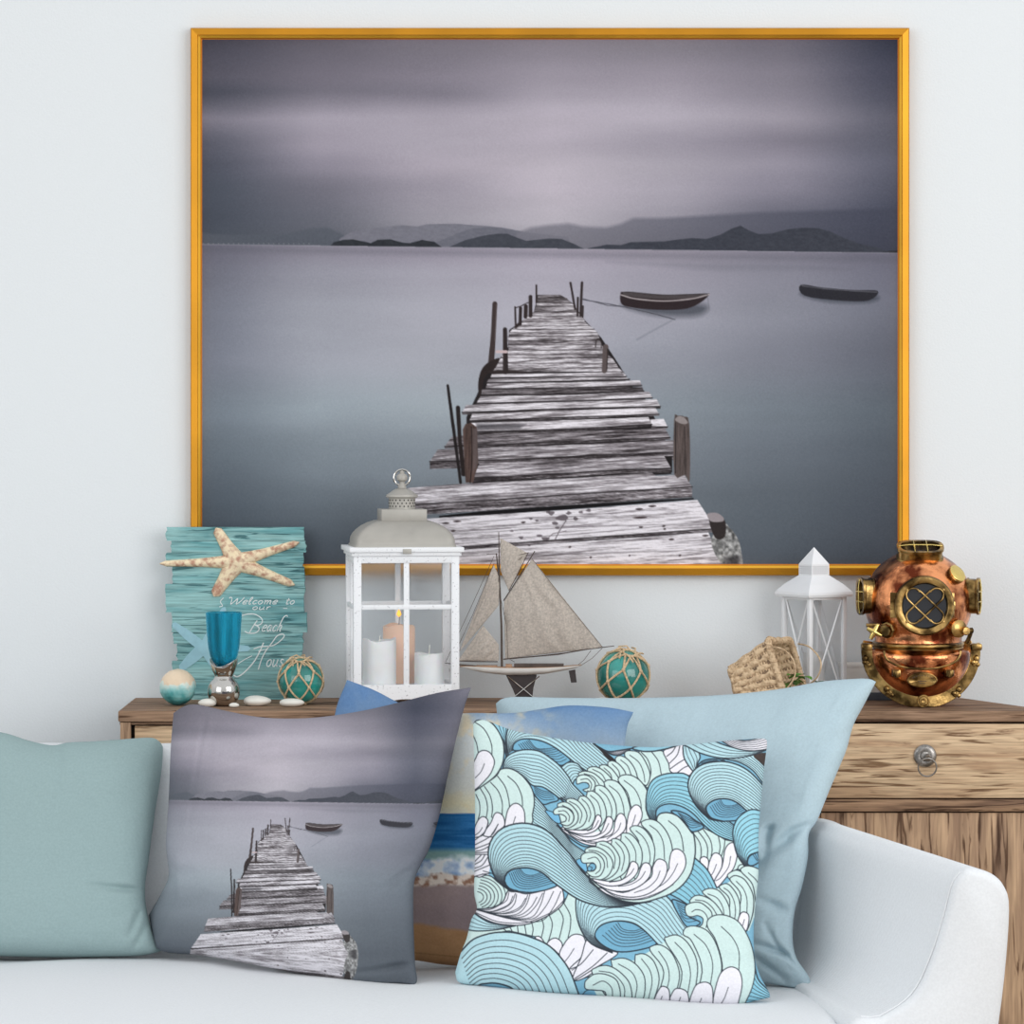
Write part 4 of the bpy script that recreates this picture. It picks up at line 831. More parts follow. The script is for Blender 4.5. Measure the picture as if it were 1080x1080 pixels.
cushion('cushion', 'large plain pale blue cushion leaning behind the wave patterned one', [(523, 742), (530, 737), (545, 735), (600, 736), (680, 736), (760, 733), (820, 727), (865, 719), (900, 716), (916, 716), (924, 719)],
        [(924, 719), (912, 742), (900, 765), (893, 790), (884, 812), (873, 838), (862, 865), (853, 880), (852, 905), (846, 935), (838, 962), (836, 990), (840, 1010), (852, 1028), (856, 1040), (853, 1045)],
        [(560, 1012), (640, 1018), (720, 1026), (800, 1036), (853, 1045)], [(523, 742), (530, 800), (538, 860), (545, 940), (560, 1012)], (-.58, -.84, -.76, -1.09), .07, m_blue, None, 300, 300, amp=.010, seed=31,
        folds=((.99, .48, .80, .62, .020, .024), (.82, .60, .80, .80, .015, .018), (.98, .75, .86, .72, .015, .018), (.97, .88, .84, .86, .014, .020), (.9, .98, .82, .9, .018, .02), (.98, .2, .84, .3, .03, .005), (.86, .50, .84, .64, .018, .016), (.99, .93, .9, .8, .013, .014)), back=.2, pw=.45)
WAVES = paint_waves()
cushion('cushion', 'cushion with a blue and mint line drawn curling wave pattern', [(499, 763), (503, 759), (513, 760), (540, 770), (570, 776), (610, 782), (650, 786), (690, 788), (730, 785), (770, 781), (800, 779), (808, 780), (809, 786)],
        [(809, 786), (806, 810), (803, 840), (800, 880), (800, 920), (797, 950), (795, 980), (796, 1010), (802, 1030), (811, 1046), (812, 1052)],
        [(480, 1026), (486, 1037), (520, 1041), (560, 1046), (620, 1050), (680, 1055), (740, 1059), (775, 1060), (795, 1056), (812, 1052)],
        [(499, 763), (500, 800), (501, 850), (501, 900), (500, 940), (503, 958), (497, 970), (492, 990), (486, 1005), (480, 1026)], (-.93, -1.0, -1.03, -1.235), .062, m_cprint, WAVES.sample, 560, 540, amp=.003, seed=41,
        folds=((.0, .72, .14, .70, .02, .006), (.99, .85, .86, .80, .02, .006), (.5, 0, .5, .1, .03, .002)), back=.15, pw=.42)
# ---------------------------------------------------------------- things on the sideboard
YM = -.17; sM = (CAM_D+YM)/FPX; PB = HOR+(CAM_Z-TZ)/sM       # pixel row of the board top at that depth
def L(px, py, c, y=0.0): return Vector(((px-c)*sM, y, (PB-py)*sM))
def at(px, Y=YM): return ((px-540)*(CAM_D+Y)/FPX, Y, TZ+.0005)
m_white = mat('distressed_white_paint', (238, 240, 243), .55, 0, 0, 260, .15, 90, col2=(186, 186, 190), lo=.33, hi=.37)
m_offw = mat('white_lacquer', (236, 238, 241), .4, 0, .03, 8)
m_glass = mat('clear_glass', (214, 220, 226), .03, spec=.6); m_glass.node_tree.nodes['Principled BSDF'].inputs['Alpha'].default_value = .06
m_frost = mat('frosted_glass', (244, 247, 249), .55, trans=1, ior=1.25, spec=.3)
m_grey = mat('greige_metal', (178, 175, 168), .45, .15, .1, 12, .1, 60)
m_black = mat('black_iron', (24, 23, 23), .7, 0, .2, 40)

# --- beach sign, leaning on the wall
sg = thing('beach_sign', 'turquoise plank sign reading Welcome to our Beach House with a big starfish', 'sign', (0, 0, 0))
Ysg = -.045; sS = (CAM_D+Ysg)/FPX; sg.location = at(250, Ysg)
PBs = HOR+(CAM_Z-TZ)/sS
def G(px, py, y=0.0): return Vector(((px-250)*sS, y, (PBs-py)*sS))
m_sign = wood_mat('turquoise_planks', (150, 196, 198), (108, 166, 172), (120, 150, 156), 0, 1.5, -.04)
rows_ = [(556, 570.5, 176, 321), (570.5, 583, 181, 322.5), (583, 598, 176, 320), (598, 616, 182, 321), (616, 646, 175, 321.5), (646, 667, 181, 324), (667, 679, 183, 319.5), (679, 697, 187, 319.5), (697, 716, 182, 318), (716, 739.5, 184, 318)]
rng = random.Random(3)
mb = MB()
for i, (a, b, x0, x1) in enumerate(rows_):
    top = [G(x, a+.15, 0) for x in (x0, x1)]
    e1 = [G(x1+rng.uniform(-1.2, 1.2), a+(b-a)*t) for t in (.2, .45, .7, .9)]; e0 = [G(x0+rng.uniform(-1.2, 1.2), a+(b-a)*t) for t in (.9, .7, .45, .2)]
    pts = [(top[0].x, top[0].z), (top[1].x, top[1].z)]+[(p_.x, p_.z) for p_ in e1]+[(G(x1, b).x, G(0, b-.15).z), (G(x0, b).x, G(0, b-.15).z)]+[(p_.x, p_.z) for p_ in e0]
    dy = rng.uniform(0, .0006)
    mb.prism(pts, -.009-dy, .004)
mb.build('plank_panel', m_sign, sg, False)
def starfish(mb, c, tips, w0, w1, y0, h, n=9):
    """five arms drawn as one domed body: outline through tips and notches, raised along the arm axes"""
    cx_, cy_ = c; out = []
    for k, (tx, ty, wt) in enumerate(tips):
        d = Vector((tx-cx_, ty-cy_)); Ld = d.length; d.normalize(); nrm = Vector((-d.y, d.x)); vs = []; fs = []
        st = np.linspace(0, 1, 14)
        for t in st:
            wd = w0*(1-t)**3.2+w1*wt*(1-.38*t)
            if t > .88: wd *= math.sqrt(max(0.02, 1-((t-.88)/.121)**2))
            p_ = Vector((cx_, cy_))+d*Ld*t
            for j in range(n):
                a = PI*j/(n-1); q = p_+nrm*wd*math.cos(a)
                g = G(q.x, q.y); vs.append((g.x, y0-h*math.sin(a)*(1-.55*t), g.z))
        for i in range(len(st)-1):
            for j in range(n-1): fs.append((i*n+j, i*n+j+1, (i+1)*n+j+1, (i+1)*n+j))
            fs.append((i*n+n-1, i*n, (i+1)*n, (i+1)*n+n-1))
        mb.add(vs, fs)
m_star = mat('starfish', (240, 222, 188), .8, 0, 0, 95, .9, 130, col2=(186, 140, 118), lo=.34, hi=.56)
mb = MB(); starfish(mb, (249.5, 592.5), [(228, 557, 1.3), (316, 572, .9), (311, 617, 1.05), (226, 629, 1.45), (169, 594.5, .82)], 4.0, 6.1, -.0092, .014)
mb.build('starfish_relief', m_star, sg, ang=70)
m_pstar = mat('pale_blue_paint', (158, 203, 216), .7, 0, .06, 60)
for tip, w_ in (((182, 657), 5.5), ((190, 706), 6.5), ((265, 684), 5), ((238, 640), 5), ((236, 716), 5)):
    d = Vector((tip[0]-215, tip[1]-683)); n_ = Vector((-d.y, d.x)).normalized(); a = Vector((215, 683)); e_ = Vector(tip)
    pts = [a+d*.14+n_*w_, a+d*.5+n_*w_*.9, e_-d*.06+n_*w_*.55, e_, e_-d*.06-n_*w_*.55, a+d*.5-n_*w_*.9, a+d*.14-n_*w_]
    pts = [a+n_*w_]+pts[1:-1]+[a-n_*w_]; starp = globals().setdefault('starp', MB()); kq = len(starp.v)/14*.00006
    starp.prism([(G(q.x, q.y).x, G(q.x, q.y).z) for q in pts], -.0104-kq, -.0092)
starp.prism([(G(215+6.5*math.cos(q), 0).x, G(0, 683+6.5*math.sin(q)).z) for q in np.linspace(0, 2*PI, 20, endpoint=False)], -.0110, -.0092)
starp.build('painted_starfish', m_pstar, sg, False)
# single stroke script lettering: (x, y) with y up, x-height 1
FONT = {'W': ([[(.1, 1.5), (.0, 1.75), (.35, 1.7), (.45, .9), (.5, 0), (.9, .8), (1.2, 1.5), (1.25, .7), (1.3, 0), (1.8, .9), (2.1, 1.8)]], 2.1), 'e': ([[(.05, .5), (.55, .6), (.6, .95), (.3, 1), (.05, .5), (.15, .05), (.6, .15)]], .8),
    'l': ([[(.1, .3), (.4, 1.5), (.35, 1.85), (.15, 1.4), (.1, .3), (.25, 0), (.45, .15)]], .6), 'c': ([[(.6, .85), (.35, 1), (.08, .55), (.2, .03), (.6, .2)]], .75), 'o': ([[(.4, 1), (.1, .7), (.1, .25), (.35, 0), (.62, .3), (.6, .8), (.4, 1)]], .85),
    'm': ([[(.05, .9), (.15, 1), (.15, 0)], [(.15, .6), (.45, 1), (.55, .7), (.5, 0)], [(.52, .6), (.85, 1), (.95, .7), (.9, .1), (1.05, .1)]], 1.25), 't': ([[(.3, 1.6), (.15, .3), (.3, 0), (.5, .15)], [(0, 1.05), (.55, 1.1)]], .65),
    'u': ([[(.1, 1), (.1, .25), (.3, 0), (.6, .4)], [(.65, 1), (.6, .2), (.8, .05)]], .95), 'r': ([[(.1, 1), (.12, 0)], [(.12, .5), (.3, .95), (.55, .95)]], .65), 'a': ([[(.6, .9), (.3, 1), (.06, .5), (.2, .02), (.5, .3), (.65, 1)], [(.65, 1), (.6, .2), (.8, .08)]], .9),
    'h': ([[(.05, 0), (.25, 1.2), (.5, 2.3), (.9, 2.55), (1.1, 2.35)], [(.1, .5), (.4, 1), (.6, .8), (.5, .1), (.7, .05)]], .9), 's': ([[(.55, .9), (.25, 1), (.15, .7), (.5, .35), (.4, .02), (.05, .1)]], .7), ' ': ([], .9)}
def write(mb, txt, x, y, h, sx, sl, r):
    for ch in txt:
        st, w_ = FONT[ch]
        for P_ in st:
            Q = cr([(x+(a*sx+b*sl)*h, y-b*h) for a, b in P_], 4)
            mb.tube([G(a, b, -.0098) for a, b in Q], r, 5, flat=.4)
        x += w_*h*sx
    return x
m_ink = mat('white_sign_paint', (232, 238, 238), .7, 0, .04, 60)
mb = MB(); write(mb, 'Welcome', 240, 637.3, 4.0, 1.86, .35, .00095); write(mb, 'to', 301, 637.3, 4.0, 1.7, .35, .00095); write(mb, 'our', 266, 643, 3.2, 2.5, .35, .0009)
write(mb, 'each', 276, 666, 6.6, .98, .3, .00105); write(mb, 'ous', 280.5, 703, 7.6, .98, .25, .0013)
o_ = lambda P_: [(225+x/9, 620+y/9) for x, y in P_]
for P_, r in (([(275, 262), (330, 250), (400, 252), (460, 290), (465, 330), (430, 355), (395, 350)], .0011), ([(420, 310), (385, 360), (345, 425)], .0012), ([(395, 350), (430, 370), (435, 400), (400, 428), (340, 430), (300, 412)], .0012),
    ([(235, 722), (300, 680), (370, 645)], .0009), ([(385, 580), (450, 560), (560, 550), (630, 510), (675, 460), (660, 440), (610, 455), (560, 520), (500, 600), (460, 680), (430, 775)], .0012), ([(480, 520), (445, 600), (390, 700), (300, 800), (235, 842), (195, 830)], .0014), ([(430, 600), (520, 580)], .0009), ([(60, 180), (90, 170), (70, 130), (100, 95)], .0008), ([(665, 195), (705, 195)], .0008)):
    mb.tube([G(a, b, -.0098) for a, b in cr(o_(P_), 5)], r, 5, flat=.4)
mb.build('lettering', m_ink, sg)

# --- goblet
gb = thing('goblet', 'turquoise glass goblet on a silver hourglass base', 'goblet', at(236, -.215))
m_tq = mat('turquoise_glass', (66, 208, 238), .03, trans=.68, ior=1.12, spec=.8, noise=.3, nscale=60, stretch=(1, 1, .03))
m_sil = mat('polished_silver', (206, 204, 200), .09, 1, .06, 30)
k = (CAM_D-.215)/FPX; hb = HOR+(CAM_Z-TZ)/k
Zg = lambda py: (hb-py)*k
R_ = lambda w_: w_/2*k
mb = MB(); o1 = [(R_(1), 703), (R_(14), 702), (R_(23), 698.5), (R_(29), 692), (R_(33), 683), (R_(35.5), 670), (R_(37.5), 656), (R_(38.5), 646)]
i1 = [(r-.0022 if r > .003 else .0005, z+ (3 if q < 3 else 0)*-1) for q, (r, z) in enumerate(o1)]
prof = [(r, Zg(z)) for r, z in o1]+[(max(.0005, r-.0025), Zg(z)+(.003 if q < 4 else 0)) for q, (r, z) in reversed(list(enumerate(o1)))]
mb.lathe(prof, 48, cap=False); mb.build('glass_cup', m_tq, gb)
mb = MB(); wv = lambda a: 4.0*math.cos(2*a+.6)
pr = [(0, .0), (14, 0), (20, .6), (27, 3.5), (33, 9), (35, 15), (33.5, 21), (28, 26), (20.5, 29), (18.5, 31), (20, 33), (25, 36.5), (28.5, 41), (30.6, 46)]
seg = 48; vs = []; fs = []
for i, (w_, z) in enumerate(pr):
    for q in range(seg):
        a = 2*PI*q/seg; rr = max(.0004, R_(w_)); zz = z*k+(wv(a)*k*max(0, (z-33)/13))
        vs.append((rr*math.cos(a), rr*math.sin(a), zz))
for i in range(len(pr)-1):
    for q in range(seg): fs.append((i*seg+q, i*seg+(q+1) % seg, (i+1)*seg+(q+1) % seg, (i+1)*seg+q))
mb.add(vs, fs); ob = mb.build('silver_base', m_sil, gb); md = ob.modifiers.new('solid', 'SOLIDIFY'); md.thickness = .0012; md.offset = -1
md = ob.modifiers.new('sub', 'SUBSURF'); md.levels = 1; md.render_levels = 1
# --- facetted ball
bl = thing('decorative_ball', 'small faceted ball fading from cream to teal, left of the goblet', 'ball', at(187.5, -.20))
m_ball = bpy.data.materials.new('teal_cream_shell'); m_ball.use_nodes = True; n = m_ball.node_tree.nodes; Lk = m_ball.node_tree.links
tcn = n.new('ShaderNodeTexCoord'); sp = n.new('ShaderNodeSeparateXYZ'); Lk.new(tcn.outputs['Generated'], sp.inputs[0])
nz = n.new('ShaderNodeTexNoise'); nz.inputs['Scale'].default_value = 4; nz.inputs['Detail'].default_value = 6; Lk.new(tcn.outputs['Generated'], nz.inputs[0])
ma = n.new('ShaderNodeMath'); ma.operation = 'MULTIPLY_ADD'; ma.inputs[1].default_value = .7; Lk.new(nz.outputs[0], ma.inputs[0]); Lk.new(sp.outputs['Z'], ma.inputs[2])
rr = n.new('ShaderNodeValToRGB'); Lk.new(ma.outputs[0], rr.inputs[0]); Lk.new(rr.outputs[0], n['Principled BSDF'].inputs['Base Color']); n['Principled BSDF'].inputs['Roughness'].default_value = .35
E = rr.color_ramp.elements; E[0].position = .35; E[0].color = (*lin((24, 112, 118)), 1); E[1].position = 1.12; E[1].color = (*lin((226, 205, 178)), 1)
for ps, c in ((.58, (88, 170, 172)), (.78, (150, 205, 205)), (.95, (214, 222, 212))):
    q = E.new(ps); q.color = (*lin(c), 1)
import bmesh
bm = bmesh.new(); bmesh.ops.create_icosphere(bm, subdivisions=3, radius=19.5*sM)
for v_ in bm.verts:
    nn = vnoise(np.array([v_.co.x*180+9]), np.array([v_.co.z*180+v_.co.y*120+9]), 4)[0]; v_.co *= 1-.035*nn
me = bpy.data.meshes.new('shell'); bm.to_mesh(me); bm.free(); me.materials.append(m_ball)
o = bpy.data.objects.new('shell', me); COL.objects.link(o); o.parent = bl; o.location = (0, 0, 19.0*sM)
# --- pebbles
m_peb = mat('white_pebble', (236, 234, 226), .55, 0, .07, 25, .15, 60)
def pebble(px, w_, h, Y, label, sd):
    mb = MB(); s_ = (CAM_D+Y)/FPX; uvsphere(mb, 1, seg=28, rings=18)
    v = []
    for x, y, z in mb.v:
        q = 1+.05*math.sin(3*x+sd)+.04*math.sin(4*y+sd*2); v.append((x*w_/2*s_*q, y*w_*.36*s_*q, max(-.85, z*(1+.08*math.sin(2*x+sd)))*h/2*s_+h/2*s_*.85))
    mb.v = v; o = mb.build('pebble', m_peb); o.location = at(px, Y); return tag(o, label, 'pebble', 'white pebbles on the sideboard')
pebble(218.5, 19.5, 8.6, -.232, 'white pebble between the faceted ball and the goblet', 1)
pebble(247, 11.5, 5, -.255, 'smallest white pebble, right in front of the goblet base', 2)
pebble(271.5, 29.5, 11.5, -.215, 'largest white pebble, in front of the plank sign', 3)
pebble(308, 24.5, 9.5, -.235, 'white pebble in front of the left net covered glass float', 4)
pebble(634, 32, 10.5, -.235, 'white pebble left of the right float, half hidden by the pale blue cushion', 5)
pebble(687, 26, 10, -.235, 'white pebble at the lower right of the right glass float', 6)
# --- net covered glass floats
m_fl = mat('sea_green_glass', (62, 196, 184), .06, 0, .4, 9, trans=.3, ior=1.4, spec=.8, coat=.6)
m_rope = mat('jute_cord', (226, 198, 160), .9, 0, .2, 240, .6, 400)
def float_(px, rpx, Y, label, sd, tilt):
    t = thing('glass_float', label, 'glass float', at(px, Y), sd*.5, 'net covered glass floats')
    r = rpx*(CAM_D+Y)/FPX; R0 = r*1.0; up = Matrix.Translation((0, 0, r*1.06))
    mb = MB(); uvsphere(mb, r, seg=48, rings=32, M=Matrix.Identity(4), c=(0, 0, r*1.06)); mb.build('glass_ball', m_fl, t)
    M = up @ Euler(tilt).to_matrix().to_4x4(); mb = MB(); kn = MB()
    lat = [math.radians(a) for a in (76, 38, 2, -34, -66)]; N = 7; rr_ = r*1.035; cr_r = r*.042
    def P(i, j, k_=rr_): a = 2*PI*(j+.5*(i % 2))/N; return Vector(sphere_pts(a, lat[i], k_))
    for i in range(len(lat)-1):
        for j in range(N):
            for dj in ((0, -1) if i % 2 == 0 else (0, 1)):
                a, b = P(i, j), P(i+1, j+dj)
                pts = [((a*(1-q)+b*q).normalized()*rr_) for q in np.linspace(0, 1, 7)]
                mb.tube(pts, cr_r, 6, M=M)
    for i in range(1, len(lat)):
        for j in range(N): c = P(i, j, rr_*1.01); uvsphere(kn, cr_r*1.9, seg=8, rings=6, c=(0, 0, 0), M=Matrix.Identity(4)) if False else kn.add([(M @ (c+Vector(sphere_pts(a_, b_, cr_r*1.8)))) for b_ in (-1.2, -.4, .4, 1.2) for a_ in np.linspace(0, 2*PI, 8, endpoint=False)], [(q*8+w_, q*8+(w_+1) % 8, (q+1)*8+(w_+1) % 8, (q+1)*8+w_) for q in range(3) for w_ in range(8)]+[tuple(range(8)), tuple(range(31, 23, -1))])
    ring = [Vector(sphere_pts(a, lat[0], rr_)) for a in np.linspace(0, 2*PI, 24, endpoint=False)]
    mb.tube(ring, cr_r*1.2, 6, True, M=M)
    for q in range(7):
        a0 = q*.9; p0 = Vector(sphere_pts(a0, lat[0], rr_)); p1 = Vector(sphere_pts(a0+.5, lat[0]-.12, rr_*1.12)); p2 = Vector(sphere_pts(a0+.9, lat[0]-.35, rr_*1.10))
        mb.tube([p0, p1, p2], cr_r*.8, 5, M=M)
    mb.add(kn.v, kn.f); mb.build('cord_net', m_rope, t); return t
float_(317.5, 23.5, -.175, 'green glass float in a cord net, in front of the plank sign', 1, (.25, -.2, .1))
float_(657.5, 27.5, -.16, 'larger green glass float in a cord net, right of the model sailboat', 2.3, (.3, -.35, .2))

# --- large white lantern
ln_ = thing('candle_lantern', 'tall white wooden candle lantern with a domed grey metal roof', 'lantern', at(424, -.165), .14)
k = (CAM_D-.165)/FPX; hb = HOR+(CAM_Z-TZ)/k
zz = lambda py: (hb-py)*k
W2 = 55.5*k; D2 = .080
mb = MB()
for sx_ in (-1, 1):
    for sy_ in (-1, 1):
        x0, x1 = sorted((sx_*W2, sx_*(W2-8.2*k))); y0, y1 = sorted((sy_*D2, sy_*(D2-8.2*k)))
        MB().box(x0, x1, y0, y1, 0, zz(585), .001).build('post', m_white, ln_)
def rail(z0, z1, nm, arch=False):
    for sy_ in (-1, 1):
        y0, y1 = sorted((sy_*(D2-.0006), sy_*(D2-6*k))); x = W2-8.2*k+.0004
        if arch:
            pts = [(-x, z1), (x, z1), (x, z0), (x-7*k, z0)]+[(-(x-7*k)*c_*-1*.62, z0+math.sin(a)*8*k) for a in np.linspace(0, PI, 13) for c_ in (math.cos(a),)]+[(-x+7*k, z0), (-x, z0)]
            MB().prism(pts, y0, y1).build(nm, m_white, ln_, False)
        else: MB().box(-x, x, y0, y1, z0, z1, .0008).build(nm, m_white, ln_)
    for sx_ in (-1, 1):
        x0, x1 = sorted((sx_*(W2-.0006), sx_*(W2-6*k))); y = D2-8.2*k+.0004
        MB().box(x0, x1, -y, y, z0 if not arch else z0+9*k, z1, .0008).build(nm, m_white, ln_)
rail(zz(592.5), zz(585), 'top_rail'); rail(0, zz(719.5), 'bottom_rail', True)
for sy_ in (-1, 1):
    y0, y1 = sorted((sy_*(D2-.002), sy_*(D2-.007)))
    MB().box(-2.9*k, 2.9*k, y0, y1, zz(719.5), zz(592.5), .0006).build('glazing_bar', m_white, ln_)
    MB().box(-W2+8*k, W2-8*k, y0-.0003, y1+.0003, zz(641), zz(636), .0006).build('glazing_bar', m_white, ln_)
    MB().box(-W2+8*k, W2-8*k, sy_*(D2-.005)-.0006, sy_*(D2-.005)+.0006, zz(719.5), zz(592.5)).build('glass_pane', m_glass if sy_ < 0 else m_frost, ln_, False)
for sx_ in (-1, 1):
    x0, x1 = sorted((sx_*(W2-.002), sx_*(W2-.007)))
    MB().box(x0, x1, -.004, .004, zz(719.5), zz(592.5), .0006).build('glazing_bar', m_white, ln_)
    MB().box(x0-.0003, x1+.0003, -D2+8*k, D2-8*k, zz(641), zz(636), .0006).build('glazing_bar', m_white, ln_)
FL = zz(722)
MB().box(-W2+.002, W2-.002, -D2+.002, D2-.002, FL-.006, FL, .0005).build('floor_board', m_white, ln_)
mb = MB(); mb.box(-W2-2*k, W2+2*k, -D2-2*k, D2+2*k, zz(585), zz(581), .001); mb.box(-W2-4.5*k, W2+4.5*k, -D2-4.5*k, D2+4.5*k, zz(581), zz(576), .001); mb.build('cornice', m_white, ln_)
mb = MB(); mb.box(-4.5*k, 4.5*k, -D2-5.4*k, -D2-4.4*k, zz(582.5), zz(577.5), .0005); mb.build('latch', m_grey, ln_)
def sq_loft(mb, st, M=None, r=.12):
    rings = []
    for hx, hy, z in st:
        ring = []
        for a in np.linspace(0, 2*PI, 32, endpoint=False):
            c_, s_ = math.cos(a), math.sin(a); e_ = .16
            ring.append((hx*math.copysign(abs(c_)**e_, c_)*1.0, hy*math.copysign(abs(s_)**e_, s_), z))
        rings.append(ring)
    vs = [p_ for q in rings for p_ in q]; fs = [(i*32+j, i*32+(j+1) % 32, (i+1)*32+(j+1) % 32, (i+1)*32+j) for i in range(len(st)-1) for j in range(32)]
    fs += [tuple(range(32)), tuple(range(len(vs)-1, len(vs)-33, -1))]
    return mb.add(vs, fs)
mb = MB(); dd = D2/W2
st = [(w_/2*k, w_/2*k*dd, zz(y)) for w_, y in ((108, 576), (107, 574), (105, 573), (105, 570), (104, 567), (100, 563), (93, 559), (83, 555), (70, 551.5), (56, 549))]
sq_loft(mb, st); mb.build('domed_roof', m_grey, ln_, ang=50)
MB().box(-24*k, 24*k, -24*k*.9, 24*k*.9, zz(549.5), zz(537), .001).build('roof_block', m_grey, ln_)
mb = MB(); mb.lathe([(14*k, zz(537)), (14*k, zz(525))], 40); mb.build('vent_drum', m_grey, ln_)
for q in range(22):
    for row, yy in enumerate((527.5, 530.8, 534)):
        pass
mb = MB()
for q in range(20):
    a = 2*PI*q/20+.05
    for row, yy in enumerate((527.6, 530.8, 534)):
        aa = a+(PI/20 if row == 1 else 0); c = Vector((14.05*k*math.cos(aa), 14.05*k*math.sin(aa), zz(yy)))
        Mx = Matrix.Translation(c) @ Matrix.Rotation(aa, 4, 'Z') @ Matrix.Rotation(PI/2, 4, 'Y'); mb.lathe([(.8*k, -.0006), (.8*k, .0003)], 8, Mx)
mb.build('vent_holes', m_black, ln_)
mb = MB(); mb.lathe([(.001, zz(515)), (6*k, zz(515.5)), (10*k, zz(517.5)), (14*k, zz(520.5)), (16.5*k, zz(522)), (17*k, zz(524)), (15.5*k, zz(525.4)), (.001, zz(525.6))][::-1], 40, cap=False); mb.build('cap', m_grey, ln_)
mb = MB(); mb.lathe([(.0008, zz(516)), (4.6*k, zz(515)), (4*k, zz(512)), (2.8*k, zz(510)), (3*k, zz(508.5)), (5.5*k, zz(506.5)), (6*k, zz(503.5)), (5*k, zz(501)), (2.5*k, zz(499.5)), (2.6*k, zz(497.8)), (.0008, zz(496))], 28, cap=False); mb.build('finial', m_grey, ln_)
mb = MB(); mb.tube([(8.6*k*math.sin(a), 0, zz(504)+8.4*k*math.cos(a)) for a in np.linspace(0, 2*PI, 40, endpoint=False)], 1.25*k, 8, True); mb.build('ring_handle', m_sil, ln_)
mb = MB(); mb.tube([(-W2-.001, -D2+.01, zz(736)), (-W2-3.5*k, -D2+.01, zz(735)), (-W2-3.5*k, -D2+.01, zz(723)), (-W2-1*k, -D2+.01, zz(723))], .8*k, 6); mb.build('hinge', m_black, ln_)
# candles stand inside the lantern
lm = Matrix.Translation(ln_.location) @ Matrix.Rotation(.14, 4, 'Z')
def candle(lx, ly, wpx, hpx, col, label, wick, sd, flame=False, scallop=1.0):
    p0 = lm @ Vector((lx, ly, FL+.0003)); t = thing('candle', label, 'candle', p0, 0, 'pillar candles in the large white lantern')
    m = mat('wax', col, .45, 0, .04, 20, .05, 30); m.node_tree.nodes['Principled BSDF'].inputs['Subsurface Weight'].default_value = .25; m.node_tree.nodes['Principled BSDF'].inputs['Subsurface Scale'].default_value = .01
    r = wpx/2*k; H = hpx*k; seg = 40; vs = []; fs = []
    pr = [(0, 0, 0), (.97, 0, 0), (1, .02, 0), (1, .5, 0), (1, .97, .6), (.99, 1, 1), (.9, 1.0, 1), (.8, .965, .5), (.4, .93, .1), (0.01, .93, 0)]
    for rr_, z, wv_ in pr:
        for q in range(seg):
            a = 2*PI*q/seg; dz = wv_*scallop*(math.sin(2*a+sd)*.05+math.sin(5*a+sd)*.02)*H*.6
            vs.append((max(1e-4, rr_*r)*math.cos(a), max(1e-4, rr_*r)*math.sin(a), z*H+dz))
    for i in range(len(pr)-1):
        for q in range(seg): fs.append((i*seg+q, i*seg+(q+1) % seg, (i+1)*seg+(q+1) % seg, (i+1)*seg+q))
    MB().add(vs, fs).build('wax_pillar', m, t, ang=60)
    MB().tube([(0, 0, H*.92), (.0003, 0, H*.92+wick*.5*k), (.0012, 0, H*.92+wick*k)], .8*k*.8, 6).build('wick', m_peb if not flame else m_iron, t)
    if flame:
        m2 = mat('flame', (255, 190, 60), .5); bb = m2.node_tree.nodes['Principled BSDF']; bb.inputs['Emission Color'].default_value = (*lin((255, 176, 40)), 1); bb.inputs['Emission Strength'].default_value = 1.2
        z0 = H*.92+wick*k; MB().lathe([(.0002, z0-.001), (2.2*k, z0+1.5*k), (2.6*k, z0+3*k), (1.5*k, z0+5.5*k), (.0002, z0+8*k)], 16, cap=False).build('flame', m2, t)
candle(-26*k, -.035, 35, 48.5, (238, 240, 240), 'left white pillar candle inside the large lantern', 8, 1.2, scallop=1.2)
candle(-1*k, .038, 34, 61, (246, 204, 176), 'tall peach pillar candle with a small flame, behind the two white ones', 14, 4.0, True, scallop=.8)
candle(27*k, -.028, 31, 33, (240, 242, 243), 'short white pillar candle at the right inside the large lantern', 12, 2.6)
# --- model sailboat
YB = -.17; kb = (CAM_D+YB)/FPX; hbb = HOR+(CAM_Z-TZ)/kb
bt = thing('model_sailboat', 'wooden model sailboat with grey linen sails on a dark keel', 'model sailboat', at(548, YB))
def B(x, y, d=0.0):
    px, py = 460+x/4.5, 550+y/4.5
    return Vector(((px-548)*kb, d, (hbb-py)*kb))
m_hull = mat('white_hull', (226, 224, 220), .4, 0, .05, 30)
m_deck = mat('deck_wood', (176, 140, 112), .6, 0, .25, 60, stretch=(.2, 1, 1))
m_mast = mat('dark_spar_wood', (84, 70, 62), .55, 0, .25, 60)
m_keel = mat('dark_keel', (62, 54, 54), .5, 0, .15, 40)
m_sail = fabric('linen_sail', (200, 190, 180), 1800, .6, .2)
# hull
st = [(112, 689, 689.5, .05), (150, 688, 702, .28), (220, 690, 718, .62), (320, 693, 729, .92), (420, 694, 730, 1), (520, 692, 724, .92), (610, 688, 708, .7), (665, 684, 696, .5), (690, 681, 684, .35)]
xs_ = np.linspace(112, 690, 40); tp = np.interp(xs_, [q[0] for q in st], [q[1] for q in st]); bo = np.interp(xs_, [q[0] for q in st], [q[2] for q in st]); hw = np.interp(xs_, [q[0] for q in st], [q[3] for q in st])*.026
rings = []
for x, a, b_, h_ in zip(xs_, tp, bo, hw):
    r_ = []
    for j in range(17):
        t = -PI/2+PI*j/16; r_.append(tuple(B(x, a+(b_-a)*math.cos(t)**.7 if abs(t) < PI/2-.01 else a, h_*math.sin(t))))
    rings.append(r_)
mb = MB(); vs = [q for r_ in rings for q in r_]; fs = [(i*17+j, i*17+j+1, (i+1)*17+j+1, (i+1)*17+j) for i in range(39) for j in range(16)]
mb.add(vs, fs); mb.build('hull', m_hull, bt, ang=70)
mb = MB(); vs = []; 
